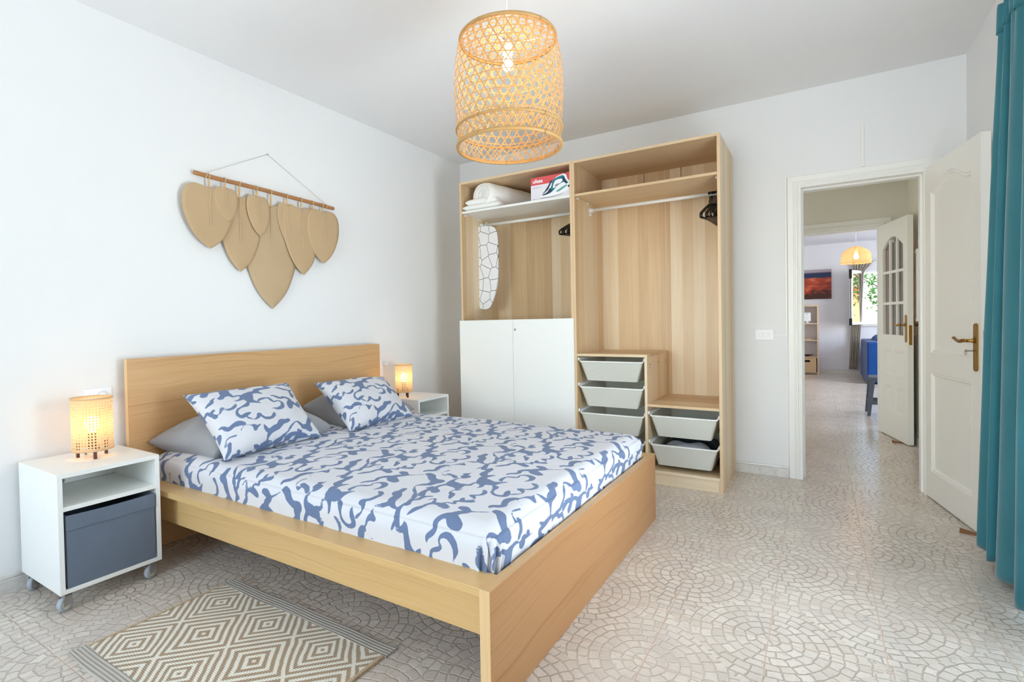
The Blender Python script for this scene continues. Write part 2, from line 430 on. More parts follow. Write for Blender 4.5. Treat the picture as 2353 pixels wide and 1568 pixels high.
def sample_print(U, V):
    r = np.floor(V/TV); v = V - r*TV; u = U - r*TROW; u = u - np.floor(u/TU)*TU
    nv, nu = FIELD.shape; x = u/TU*nu-0.5; y = v/TV*nv-0.5
    x0 = np.floor(x).astype(int); y0 = np.floor(y).astype(int); fx = x-x0; fy = y-y0
    def g(ix, iy):
        # crossing a row edge steps the print sideways
        sh = np.where(iy < 0, int(round(TROW/TU*nu)), np.where(iy >= nv, -int(round(TROW/TU*nu)), 0))
        return np.clip(FIELD[iy % nv, (ix+sh) % nu], -0.02, 0.02)
    return (g(x0, y0)*(1-fx)+g(x0+1, y0)*fx)*(1-fy)+(g(x0, y0+1)*(1-fx)+g(x0+1, y0+1)*fx)*fy
def add_print(o, U, V):
    """U, V: functions of the uv arrays giving print coordinates in metres"""
    me = o.data; n = len(me.loops); uv = np.empty(n*2); me.uv_layers[0].data.foreach_get('uv', uv); uv = uv.reshape(-1, 2)
    f = sample_print(U(uv[:, 0], uv[:, 1]), V(uv[:, 0], uv[:, 1]))
    at = me.attributes.new('print', 'FLOAT', 'CORNER'); at.data.foreach_set('value', f.astype(np.float32))
def m_cloud(name, white=(219, 220, 226), blue=(106, 124, 158)):
    g = G(name, 0.8, spec=0.2); at = g.n.new('ShaderNodeAttribute'); at.attribute_name = 'print'; U, V, _ = g.xyz('UV')
    d = E(g, at.outputs['Fac'])
    rag = (g.noise(g.vec(U, V, 0.0), 45, 4, 0.6)-0.5)*0.0045
    hair = g.noise(g.vec(U*40, V*330, 0.0), 1.0, 3, 0.7)
    zone = g.step(g.noise(g.vec(U, V, 4.0), 9, 2), 0.56, 0.66)
    m = g.step(d + rag - zone*g.step(hair, 0.50, 0.60)*0.006, -0.0006, 0.0006)
    sh = g.noise(g.vec(U, V, 0.0), 3, 3)
    wt = tuple(x-7 for x in white)
    g.color(g.mix(m, g.mix(sh, s2l(white), s2l(wt)), s2l(blue)))
    wr = g.noise(g.vec(U, V, 0.0), 7, 4, 0.55, 0.6)
    g.bump(wr, 0.010, 0.5); g.b.inputs['Sheen Weight'].default_value = 0.1
    return g.m
M_SHEET = m_cloud('cloud_print_cotton'); M_PILL1 = M_PILL2 = M_SHEET
def m_fabric(name, rgb, var=0.08, wr=0.004, wscale=9, weave=900, rough=0.85, sheen=0.2, coords='Object'):
    g = G(name, rough, spec=0.2); v = g.coords(coords)
    n = g.noise(v, wscale, 4, 0.55, 0.5); w = g.noise(v, weave, 1)
    c = s2l(rgb); d = tuple(x*(1-var*2) for x in c[:3])+(1,)
    g.color(g.mix(n, c, d)); g.bump(n + w*0.03, wr, 0.7); g.b.inputs['Sheen Weight'].default_value = sheen
    return g.m
M_GREYP = m_fabric('grey_cotton', (158, 159, 162), wr=0.012, wscale=5); M_BOX = m_fabric('slate_box_fabric', (108, 119, 135), 0.05, 0.0015, 14)
M_BOXD = m_fabric('slate_box_inner', (60, 64, 74), 0.05, 0.001)
M_DUVET = m_fabric('white_duvet', (244, 244, 241), 0.01, 0.004, 12)
M_SOFA = m_fabric('cobalt_sofa_cover', (20, 70, 140), 0.1, 0.006, 6)

def m_rug():
    g = G('diamond_weave_rug', 0.95, spec=0.1); X, Y, Z = g.xyz('World')
    # jagged weave edge
    jag = (g.math('FRACT', Y*150.0)-0.5)*0.0055
    wob = (g.noise(g.vec(X*3, Y*3, 0.0), 2.0, 3)-0.5)*0.02
    px = (X - 0.895 + jag + wob)/0.302; py = (Y + 3.030 + wob)/0.323
    s_ = g.math('ROUND', px+py); t_ = g.math('ROUND', px-py)
    cx = (s_+t_)*0.5; cy = (s_-t_)*0.5
    d = (g.math('ABSOLUTE', px-cx) + g.math('ABSOLUTE', py-cy))*2.0   # 0 centre .. 1 edge
    row = g.math('ABSOLUTE', g.math('FRACT', (s_-t_)*0.5))             # 0 for whole rows, .5 for the others
    N = 4.5 - row
    t = (1.0-d)*N
    s = g.math('FRACT', t)
    m = g.step(g.math('ABSOLUTE', s-0.5), 0.235, 0.275)              # 1 = cream
    thr = g.noise(g.vec(X*40, Y*420, 0.0), 1.0, 2)
    cream = g.mix(thr, s2l((222, 219, 206)), s2l((240, 238, 228))); brown = g.mix(thr, s2l((160, 142, 120)), s2l((184, 166, 144)))
    g.color(g.mix(m, brown, cream)); g.bump(thr + g.math('SINE', Y*900.0)*0.3, 0.001, 0.8); return g.m
M_RUG = m_rug()
def m_rugband():
    g = G('rug_grey_band', 0.95, spec=0.1); X, Y, Z = g.xyz('World')
    r = g.math('SINE', Y*520.0)*0.5+0.5; n = g.noise(g.vec(X*60, Y*300, 0.0), 1.0, 3)
    g.color(g.mix(r*0.7+n*0.3, s2l((158, 152, 144)), s2l((206, 202, 194)))); g.bump(r+n*0.4, 0.002, 0.8); return g.m
M_RUGB = m_rugband()

def m_curtain():
    g = G('teal_curtain_cloth', 0.6, spec=0.3); v = g.coords()
    n = g.noise(v, 5, 4, 0.5, 0.6)
    g.color(g.mix(n, s2l((52, 126, 138)), s2l((36, 106, 122)))); g.bump(n, 0.01, 0.5)
    g.b.inputs['Sheen Weight'].default_value = 0.4
    tr = g.n.new('ShaderNodeBsdfTranslucent'); tr.inputs[0].default_value = s2l((60, 160, 178))
    mx = g.n.new('ShaderNodeMixShader'); mx.inputs[0].default_value = 0.06
    g.t.links.new(g.b.outputs[0], mx.inputs[1]); g.t.links.new(tr.outputs[0], mx.inputs[2]); g.t.links.new(mx.outputs[0], g.out.inputs[0]); return g.m
M_CURT = m_curtain()
def m_translucent(name, rgb, rgb2, f=0.5, rough=0.7, scale=60):
    g = G(name, rough, spec=0.3); n = g.noise(g.coords(), scale, 3)
    g.color(g.mix(n, s2l(rgb), s2l(rgb2)))
    tr = g.n.new('ShaderNodeBsdfTranslucent'); tr.inputs[0].default_value = s2l(rgb)
    mx = g.n.new('ShaderNodeMixShader'); mx.inputs[0].default_value = f
    g.t.links.new(g.b.outputs[0], mx.inputs[1]); g.t.links.new(tr.outputs[0], mx.inputs[2]); g.t.links.new(mx.outputs[0], g.out.inputs[0]); return g.m
M_BAMBOO = m_translucent('woven_bamboo', (218, 176, 118), (190, 146, 92), 0.07)
M_HOOP = plain('bamboo_hoop', (196, 154, 96), 0.5, var=0.12, scale=18)
M_CANE = m_translucent('pale_cane', (240, 218, 180), (232, 204, 160), 0.42)
M_SEAGRASS = m_translucent('seagrass_shade', (250, 230, 196), (226, 190, 146), 0.5, scale=120)
M_LEATHER = plain('kraft_leaf_card', (196, 168, 132), 0.75, spec=0.25, var=0.06, scale=5, bump=0.001)
M_LEAFB = plain('kraft_leaf_card_large', (196, 171, 137), 0.75, spec=0.25, var=0.06, scale=5, bump=0.001)
M_DOWEL = plain('peeled_branch', (190, 132, 78), 0.5, var=0.2, scale=14, bump=0.001)
M_TWINE = plain('cotton_twine', (214, 190, 156), 0.9, var=0.15, scale=300, bump=0.001)
M_STRING = plain('grey_string', (176, 168, 156), 0.9)
M_BEAD = plain('wooden_bead', (226, 184, 116), 0.45, var=0.1)
M_DWOOD = plain('dark_walnut', (104, 54, 30), 0.45, var=0.25, scale=50)
M_WEDGE = plain('wedge_wood', (150, 98, 56), 0.6, var=0.2, scale=40)
M_CASTER = plain('grey_rubber', (176, 182, 190), 0.5); M_CASTH = plain('cream_wheel_hub', (232, 228, 212), 0.4)

def m_glass(name, tint=(240, 245, 245), refl=0.0, trans=True):
    g = G(name, 0.02); nt = g.t
    tp = g.n.new('ShaderNodeBsdfTransparent'); tp.inputs[0].default_value = s2l(tint)
    gl = g.n.new('ShaderNodeBsdfGlossy'); gl.inputs['Roughness'].default_value = 0.01; gl.inputs[0].default_value = (1, 1, 1, 1)
    fr = g.n.new('ShaderNodeFresnel'); fr.inputs[0].default_value = 1.5
    f = g.math('ADD', E(g, fr.outputs[0]), refl, clamp=True)
    mx = g.n.new('ShaderNodeMixShader'); g.put(f, mx.inputs[0])
    nt.links.new(tp.outputs[0], mx.inputs[1]); nt.links.new(gl.outputs[0], mx.inputs[2]); nt.links.new(mx.outputs[0], g.out.inputs[0])
    return g.m
M_GLASS = m_glass('clear_pane'); M_GLASSR = m_glass('coated_pane', (200, 208, 212), 0.7); M_GLASSA = m_glass('amber_tinted_pane', (214, 190, 172), 0.06)

# ================================================================ STRUCTURE
XR, ZC = 3.699, 2.677
YF = -6.6
# ---- floor (one slab through all rooms)
struct(MB().box(-0.15, 6.3, YF-0.15, 8.35, -0.08, 0.0).build('floor', M_FLOOR))
struct(MB().box(-0.15, XR+0.15, YF-0.15, 0.0, ZC, ZC+0.1).build('ceiling', M_CEIL))
struct(MB().box(-0.15, 0.0, YF-0.15, 0.12, 0, ZC).build('wall_left', M_WALL))
# back wall with door opening
DX0, DX1, DZ = 2.850, 3.500, 2.010
struct(MB().box(0, DX0-0.02, 0, 0.12, 0, ZC).box(DX1+0.02, XR+0.15, 0, 0.12, 0, ZC).box(DX0-0.02, DX1+0.02, 0, 0.12, DZ+0.02, ZC).build('wall_back', M_WALL))
# right wall with balcony door opening
WY0, WY1, WZ = -2.55, -1.40, 2.25
struct(MB().box(XR, XR+0.15, YF, WY0, 0, ZC).box(XR, XR+0.15, WY1, 0.0, 0, ZC).box(XR, XR+0.15, WY0, WY1, WZ, ZC).build('wall_right', M_WALL))
# front wall (behind the viewer) with window
FX0, FX1, FZ0, FZ1 = 0.30, 2.90, 0.60, 2.40
struct(MB().box(0, FX0, YF-0.15, YF, 0, ZC).box(FX1, XR+0.15, YF-0.15, YF, 0, ZC).box(FX0, FX1, YF-0.15, YF, 0, FZ0).box(FX0, FX1, YF-0.15, YF, FZ1, ZC).build('wall_front', M_WALL))
def window_frame(name, axis, pos, a0, a1, z0, z1, t=0.055, d=0.05, mull=1):
    m = MB()
    def bx(p0, p1, q0, q1):
        if axis == 'x': m.box(pos-d/2, pos+d/2, p0, p1, q0, q1)
        else: m.box(p0, p1, pos-d/2, pos+d/2, q0, q1)
    bx(a0, a1, z0, z0+t); bx(a0, a1, z1-t, z1); bx(a0, a0+t, z0+t, z1-t); bx(a1-t, a1, z0+t, z1-t)
    for k in range(mull):
        c = a0+(a1-a0)*(k+1)/(mull+1); bx(c-t/2, c+t/2, z0+t, z1-t)
    f = struct(m.build(name, M_PLASTIC, bevel=0.004))
    g = MB()
    if axis == 'x': g.box(pos-0.003, pos+0.003, a0+t/2, a1-t/2, z0+t/2, z1-t/2)
    else: g.box(a0+t/2, a1-t/2, pos-0.003, pos+0.003, z0+t/2, z1-t/2)
    g.build('window_pane', M_GLASS, f)
    return f
window_frame('window_1', 'x', XR+0.08, WY0, WY1, 0.0, WZ)
window_frame('window_2', 'y', YF-0.08, FX0, FX1, FZ0, FZ1)

def skirting(name, pts, h=0.078, t=0.012):
    """marble slab with a small rounded top; pts: list of (x,y) along the wall with the room on the left side of travel"""
    m = MB()
    for (a, b) in pts:
        a = Vector((a[0], a[1], 0)); b = Vector((b[0], b[1], 0)); d = (b-a).normalized(); n = Vector((-d.y, d.x, 0))
        prof = [(0, 0), (t, 0), (t, h-0.022), (t*0.55, h-0.018), (t*0.95, h-0.012), (t*0.8, h-0.003), (0, h)]
        vs = []
        for p in (a, b): vs += [p + n*q[0] + Vector((0, 0, q[1])) for q in prof]
        k = len(prof)
        m.add(vs, [tuple(reversed(range(k))), tuple(range(k, 2*k))] + [(i, (i+1) % k, k+(i+1) % k, k+i) for i in range(k)])
    return struct(m.build(name, M_MARBLE))
skirting('baseboard_left', [((0, 0), (0, YF))])
skirting('baseboard_back', [((2.765, 0), (0.012, 0))])
skirting('baseboard_right', [((XR, WY1), (XR, 0))])

# ---- door frame of the bedroom door (architrave with stepped moulding, lining)
def door_frame(name, x0, x1, z, y, depth, mat, aw=0.084, side=-1, mirror=False):
    """opening x0..x1, up to z, wall face at y; architrave on the face, lining through the wall"""
    m = MB()
    # moulding profile: (distance out from the opening, height above the wall face)
    prof = [(-0.001, 0.0), (-0.001, 0.016), (0.004, 0.020), (0.012, 0.020), (0.016, 0.015), (0.020, 0.016), (0.026, 0.024), (0.034, 0.024), (0.038, 0.019), (0.044, 0.019), (0.047, 0.012), (aw-0.004, 0.012), (aw-0.002, 0.009), (aw, 0.0)]
    if mirror: prof = [(o, th) for o, th in prof]
    vs = []
    for o, th in prof: vs += [(x0-o, y+side*th, 0), (x0-o, y+side*th, z+o), (x1+o, y+side*th, z+o), (x1+o, y+side*th, 0)]
    m.add(vs, [(i*4+k, i*4+k+1, i*4+k+5, i*4+k+4) for i in range(len(prof)-1) for k in range(3)] + [tuple(i*4 for i in range(len(prof))), tuple(i*4+3 for i in range(len(prof)))])
    yl0, yl1 = y+side*0.004, y-side*depth
    m.box(x0-0.02, x0, yl0, yl1, 0, z); m.box(x1, x1+0.02, yl0, yl1, 0, z); m.box(x0-0.02, x1+0.02, yl0, yl1, z, z+0.02)
    ys = y-side*0.05
    m.box(x0-0.001, x0+0.012, ys, ys-side*(depth-0.05), 0, z); m.box(x1-0.012, x1+0.001, ys, ys-side*(depth-0.05), 0, z); m.box(x0+0.012, x1-0.012, ys, ys-side*(depth-0.05), z-0.012, z+0.001)
    return struct(m.build(name, mat, recalc=True))
door_frame('trim_1', DX0, DX1, DZ, 0.0, 0.12, M_TRIM)
# cable trunking on the back wall, beside the frame and above it
struct(MB().box(3.186, 3.202, -0.010, 0, DZ+0.084, 2.38).build('trim_3', M_TRIM, bevel=0.002))
struct(MB().box(2.752, 2.764, -0.009, 0, 1.00, DZ+0.084).box(2.68, 2.7655, -0.009, 0, 0.992, 1.000).build('trim_4', M_TRIM, bevel=0.001))

# ---- door leaves
def lever(m, x, z, y, side, length=0.235, sgn=-1):
    """plate centre at (x, z) on face y, outward direction side (+1/-1 in y); lever points to sgn x"""
def handle_set(parent, x, zc, y, side, sgn, h=0.245, w=0.036):
    # escutcheon plate
    m = MB(); n = 10; poly = []
    for k in range(n+1): a = pi*k/n; poly.append((x + w/2*cos(a), zc + h/2 - w*0.35 + w*0.35*sin(a)))
    for k in range(n+1): a = pi + pi*k/n; poly.append((x + w/2*cos(a), zc - h/2 + w*0.35 + w*0.35*sin(a)))
    m.prism(poly, (0, side*0.009, 0), lambda a, b: (a, y, b))
    pl = m.build('handle_plate', M_BRASS, parent, bevel=0.003, seg=3)
    zl = zc + h*0.14
    m = MB(); yo = y + side*0.009
    m.lathe((x, yo, zl), [(0.012, 0), (0.013, side*0.006), (0.008, side*0.012), (0.008, side*0.030), (0.0001, side*0.031)], 20, 'y')
    pts = smoothpath([(x, yo+side*0.030, zl), (x+sgn*0.02, yo+side*0.040, zl), (x+sgn*0.05, yo+side*0.042, zl-0.004), (x+sgn*0.085, yo+side*0.042, zl+0.001), (x+sgn*0.108, yo+side*0.042, zl+0.011), (x+sgn*0.125, yo+side*0.040, zl+0.010)], 5)
    rs = [0.0075 + 0.0025*sin(pi*min(1, i/len(pts)*1.6)) for i in range(len(pts))]; rs[-1] = 0.005
    m.tube(pts, rs, 12)
    m.build('lever', M_BRASS, pl)
    return pl
def panel_door(name, loc, rotz, width, height, thick, glazed=False):
    """leaf in local coordinates: hinge edge at x=0, extends along +x, faces at y=+-thick/2. Front (moulded face shown) is y=-thick/2"""
    root = bpy.data.objects.new(name, None); COL.objects.link(root); root.location = loc; root.rotation_euler = (0, 0, rotz); struct(root)
    T = thick/2; W_, H = width, height; s = 0.095*W_/0.69
    m = MB()
    def raised(x0, x1, z0, z1, top=None):
        """recessed panel field on both faces; top(x)->z gives an arched upper edge"""
        n = 16 if top else 1
        for sd in (-1, 1):
            def fn(u, v, inset, dep):
                xa, xb = x0+inset, x1-inset; x = xa+(xb-xa)*u
                zt = (top(x0+(x1-x0)*u) if top else z1) - inset; zb = z0+inset
                return (x, sd*(T-dep), zb+(zt-zb)*v)
            rings = [(0.0, 0.0), (0.005, 0.005), (0.012, 0.003), (0.022, 0.012), (0.036, 0.013)]
            loops = []
            for ins, dep in rings:
                L = [fn(i/n, 0, ins, dep) for i in range(n+1)] + [fn(1, 1, ins, dep)] + [fn(1-i/n, 1, ins, dep) for i in range(1, n+1)]
                loops.append(L)
            k = len(loops[0])
            for a in range(len(loops)-1):
                vs = loops[a]+loops[a+1]
                m.add(vs, [(i, (i+1) % k, k+(i+1) % k, k+i) for i in range(k)])
            # inner field as strips
            L = loops[-1]; fs = []
            for i in range(n): fs.append((i, i+1, k-1-(i+1) if i+1 < n+1 else 0, k-1-i))
            m.add(L, fs)
    if not glazed:
        zt0, zm1, zm0, zb = height-0.165, 0.885, 0.765, 0.165
        cx = W_*0.5
        def top(x):
            u = (x-s)/(W_-2*s); return zt0 + 0.070*(0.5-0.5*cos(2*pi*max(0, min(1, (u-0.06)/0.88))))
        # frame members
        m.box(0, s, -T, T, 0, H); m.box(W_-s, W_, -T, T, 0, H)
        m.box(s, W_-s, -T, T, 0, zb); m.box(s, W_-s, -T, T, zm0, zm1)
        n = 24
        for i in range(n):
            xa = s+(W_-2*s)*i/n; xb = s+(W_-2*s)*(i+1)/n
            vs = [(xa, -T, top(xa)), (xb, -T, top(xb)), (xb, -T, H), (xa, -T, H), (xa, T, top(xa)), (xb, T, top(xb)), (xb, T, H), (xa, T, H)]
            m.add(vs, [(0, 1, 2, 3), (7, 6, 5, 4), (0, 4, 5, 1), (3, 2, 6, 7)])
        raised(s, W_-s, zm1, 0, top); raised(s, W_-s, zb, zm0)
        m.build('door_leaf', M_DOOR, root, recalc=False)
        leaf = root.children[0]
    else:
        zb, zp1, zg0 = 0.22, 0.80, 0.94
        zt = H-0.17
        xs = [s, s+(W_-2*s)*0.5]
        m.box(0, s, -T, T, 0, H); m.box(W_-s, W_, -T, T, 0, H); m.box(s, W_-s, -T, T, 0, zb)
        m.box(s, W_-s, -T, T, zp1, zg0); zm = (zb+zp1)/2
        m.box(s, W_-s, -T, T, zm-0.04, zm+0.04); m.box(W_/2-0.035, W_/2+0.035, -T, T, zb, zm-0.04); m.box(W_/2-0.035, W_/2+0.035, -T, T, zm+0.04, zp1)
        for (a, b) in ((s, W_/2-0.035), (W_/2+0.035, W_-s)):
            raised(a, b, zb, zm-0.04); raised(a, b, zm+0.04, zp1)
        def top(x):
            u = (x-s)/(W_-2*s); return zt - 0.07 + 0.10*sin(pi*u)
        n = 24
        for i in range(n):
            xa = s+(W_-2*s)*i/n; xb = s+(W_-2*s)*(i+1)/n
            vs = [(xa, -T, top(xa)), (xb, -T, top(xb)), (xb, -T, H), (xa, -T, H), (xa, T, top(xa)), (xb, T, top(xb)), (xb, T, H), (xa, T, H)]
            m.add(vs, [(0, 1, 2, 3), (7, 6, 5, 4), (0, 4, 5, 1), (3, 2, 6, 7)])
        # glazing bars
        gw = (W_-2*s); bw = 0.024
        for k in (1, 2): x = s+gw*k/3; m.box(x-bw/2, x+bw/2, -T*0.8, T*0.8, zg0-0.001, zt+0.01)
        gh = (zt-zg0)
        for k in (1, 2): z = zg0+gh*k/3 - 0.0; m.box(s-0.001, W_-s+0.001, -T*0.78, T*0.78, z-bw/2, z+bw/2)
        leaf = m.build('door_leaf', M_DOOR, root, recalc=False)
        for i in range(3):
            for j in range(3):
                xa, xb = s+gw*i/3, s+gw*(i+1)/3; za, zb_ = zg0+gh*j/3, zg0+gh*(j+1)/3 - (0.0 if j < 2 else 0.02)
                MB().box(xa+bw/2, xb-bw/2, -0.002, 0.002, za+0.004, zb_+0.0).build('door_pane', M_GLASSA, leaf)
    return root, leaf
# bedroom door, swung wide open
ang1 = atan2(-0.983, 0.186)
d1, leaf1 = panel_door('door_1', (3.4985, -0.008, 0.008), ang1, 0.69, 2.018, 0.04)
# offset so the visible (room-left) face passes through the measured hinge line: the face at local y=-T looks to -x side
for c in list(d1.children): c.location = (0, 0.0215, 0)
hp = handle_set(d1, 0.648, 0.945, -0.02, -1, -1)
hp.location = (0, 0.0215, 0)
km = MB(); km.cyl((0.655, -0.031, 0.928), (0.655, -0.05, 0.928), 0.003, 8).box(0.647, 0.663, -0.066, -0.05, 0.925, 0.931)
km.tube([(0.655+0.011*cos(t), -0.068, 0.918+0.012*sin(t)) for t in [2*pi*i/20 for i in range(20)]], 0.0012, 6, closed=True)
km.sphere((0.655, -0.066, 0.928), 0.009, 12, (1.3, 0.25, 0.9))
k = km.build('key', M_KEY, hp)
MB().box(0.6895, 0.691, -0.011, 0.011, 0.86, 1.03).build('lock_plate', M_BRASS, d1).location = (0, 0.0215, 0)

# ---- hallway and living room shells
HZ = 2.62
struct(MB().box(XR-0.034, XR+0.15, 0.12, 2.1, 0, HZ).build('wall_hall_right', M_HALL))
struct(MB().box(1.0, 1.1, 0.12, 2.1, 0, HZ).build('wall_hall_left', M_HALL)) if False else None
struct(MB().box(0.9, XR+0.15, 0.12, 2.2, HZ, HZ+0.1).build('ceiling_hall', M_HALL))
D2X0, D2X1, D2Z = 2.66, 3.447, 1.975
struct(MB().box(0.9, D2X0-0.02, 2.1, 2.2, 0, HZ).box(D2X1+0.02, 6.3, 2.1, 2.2, 0, HZ).box(D2X0-0.02, D2X1+0.02, 2.1, 2.2, D2Z+0.02, HZ).build('wall_hall_back', M_HALL))
struct(MB().box(0.8, 0.9, 0.12, 8.3, 0, HZ).build('wall_hall_left', M_HALL))
door_frame('trim_2', D2X0, D2X1, D2Z, 2.1, 0.1, M_TRIM, aw=0.092)
skirting('baseboard_hall', [((XR-0.034, 0.12), (XR-0.034, 2.1))], 0.075)
ang2 = atan2(1.505-2.095, 3.588-3.444)
d2, leaf2 = panel_door('door_2', (3.444, 2.085, 0.008), ang2, 0.61, 1.972, 0.042, True)
for c in list(d2.children): c.location = (0, 0.021, 0)
hp2 = handle_set(d2, 0.585, 1.00, -0.021, -1, -1, h=0.235, w=0.026); hp2.location = (0, 0.021, 0)
hp3 = handle_set(d2, 0.585, 1.00, 0.021, 1, -1, h=0.235, w=0.026); hp3.location = (0, 0.021, 0)
MB().box(0.609, 0.6115, -0.011, 0.011, 0.86, 1.03).cyl((0.611, 0, 0.92), (0.613, 0, 0.92), 0.004, 10).cyl((0.611, 0, 0.96), (0.6135, 0, 0.96), 0.005, 10).build('lock_plate', M_BRASS, d2).location = (0, 0.021, 0)
km = MB(); km.cyl((0.59, 0.03, 0.945), (0.59, 0.055, 0.945), 0.003, 8); km.tube([(0.59, 0.066+0.010*cos(t), 0.945+0.010*sin(t)) for t in [2*pi*i/16 for i in range(16)]], 0.002, 6, closed=True)
km.build('key', M_KEY, d2).location = (0, 0.021, 0)
# living room
LZ = 2.56; YL = 8.163
LW0, LW1, LWZ0, LWZ1 = 3.655, 4.45, 0.965, 1.99
struct(MB().box(0.9, LW0, YL, YL+0.18, 0, LZ).box(LW1, 6.3, YL, YL+0.18, 0, LZ).box(LW0, LW1, YL, YL+0.18, 0, LWZ0).box(LW0, LW1, YL, YL+0.18, LWZ1, LZ).build('wall_living_back', M_LIV))
struct(MB().box(0.8, 6.3, 2.2, 8.35, LZ, LZ+0.1).build('ceiling_living', M_LIV))
struct(MB().box(6.0, 6.12, 2.2, 3.5, 0, LZ).box(6.0, 6.12, 6.9, 8.3, 0, LZ).box(6.0, 6.12, 3.5, 6.9, 0, 0.4).box(6.0, 6.12, 3.5, 6.9, 2.3, LZ).build('wall_living_right', M_LIV))
skirting('baseboard_living', [((6.0, YL), (0.9, YL))], 0.085)
# living room window: fixed frame, sill and a casement sash swung into the room
wf = MB(); t = 0.035
for (a, b, c, d) in ((LW0, LW1, LWZ0, LWZ0+t), (LW0, LW1, LWZ1-t, LWZ1), (LW0, LW0+t, LWZ0+t, LWZ1-t), (LW1-t, LW1, LWZ0+t, LWZ1-t)):
    wf.box(a, b, YL-0.012, YL+0.05, c, d)
w3 = struct(wf.build('window_3', M_PLASTIC, bevel=0.003))
MB().box(LW0-0.03, LW1+0.03, YL-0.045, YL+0.17, LWZ0-0.035, LWZ0).build('window_sill', M_MARBLE, w3)
def casement(parent):
    hx, hy = LW0+0.01, YL-0.015; b = radians(180+66); L = 0.50
    dx, dy = cos(b), sin(b); nx, ny = -dy, dx
    M = Matrix(((dx, nx, 0, hx), (dy, ny, 0, hy), (0, 0, 1, 0), (0, 0, 0, 1)))
    m = MB(); z0, z1 = LWZ0+0.0, LWZ1+0.0; t = 0.05
    for (a, bb, c, d) in ((0, L, z0, z0+t), (0, L, z1-t, z1), (0, t, z0+t, z1-t), (L-t, L, z0+t, z1-t)): m.box(a, bb, -0.02, 0.02, c, d, M)
    sash = m.build('casement_sash', M_PLASTIC, parent, bevel=0.003)
    MB().box(t*0.8, L-t*0.8, -0.003, 0.003, z0+t*0.8, z1-t*0.8, M).build('window_pane', M_GLASSR, sash)
    MB().box(L-0.004, L+0.005, -0.024, 0.022, z0-0.004, z0+0.12, M).box(L-0.004, L+0.005, -0.024, 0.022, z1-0.16, z1+0.010, M).box(L-0.09, L, -0.03, 0.028, z1, z1+0.012, M).box(L-0.05, L, -0.03, 0.028, z0-0.012, z0, M).box(L, L+0.004, -0.005, 0.005, z0, z1, M).build('sash_gasket', M_BLACK, sash)
casement(w3)
# hallway wall fittings: pale frames of hatches
def plate_frame(name, y0, y1, z0, z1, label):
    x = XR-0.034; m = MB(); t = 0.03
    m.box(x-0.022, x, y0, y1, z0, z0+t).box(x-0.022, x, y0, y1, z1-t, z1).box(x-0.022, x, y0, y0+t, z0+t, z1-t).box(x-0.022, x, y1-t, y1, z0+t, z1-t).box(x-0.01, x-0.001, y0+t, y1-t, z0+t, z1-t)
    return tag(m.build(name, M_TRIM, bevel=0.002), label, 'panel')
plate_frame('hatch_panel', 0.35, 1.24, 0.42, 1.93, 'tall white framed hatch panel on hallway wall just left of bedroom door leaf')
plate_frame('meter_cabinet', 1.44, 1.80, 1.07, 1.68, 'small white meter cabinet on hallway wall behind the glazed door')

# ================================================================ BED
def bed():
    o = (0, -2.119, 0); b0, b1 = -3.0006, -1.2371
    r = thing('bed_frame', 'light oak double bed frame with tall headboard and low footboard', 'bed', o)
    MB(o).box(0.043, 0.073, b0, b1, 0.0, 0.976).build('headboard', M_HEAD, r, bevel=0.002)
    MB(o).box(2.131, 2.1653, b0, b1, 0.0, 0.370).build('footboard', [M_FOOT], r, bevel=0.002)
    m = MB(o); m.box(2.131, 2.1653, b0-0.0006, b0, 0.0, 0.3706)
    hb_, fb_ = r.children[0], r.children[1]
    if hb_.name.startswith('footboard'): hb_, fb_ = fb_, hb_
    f = m.build('edge_band', M_OEDGEZ, fb_); f['label'] = 'pale upright edge band of the footboard'
    f = MB(o).box(2.1308, 2.1655, b0, b1, 0.370, 0.3706).build('top_edge_band', M_OEDGE, fb_); f['label'] = 'pale top edge band of the footboard'
    f = MB(o).box(0.0431, 0.0729, b0-0.0006, b0, 0.0, 0.9755).build('edge_band', M_OEDGEZ, hb_); f['label'] = 'pale edge band of the headboard'
    for (ya, yb, yi) in ((b0+0.004, b0+0.10, b0+0.048), (b1-0.10, b1-0.004, b1-0.073)):
        s = MB(o).box(0.073, 2.131, yi, yi+0.025, 0.205, 0.344).build('side_rail', M_RAIL, r, bevel=0.0015)
        MB(o).box(0.073, 2.131, ya, yb, 0.344, 0.3695).build('rail_ledge', M_RAIL, s, bevel=0.002)
    m = MB(o)
    for k in range(14): x = 0.15+k*0.145; m.box(x, x+0.07, b0+0.10, b1-0.10, 0.24, 0.25)
    m.build('slatted_base', M_OEDGE, r)
    MB(o).box(0.073, 2.131, -2.15, -2.09, 0.16, 0.24).build('center_beam', M_STEEL, r)
bed()

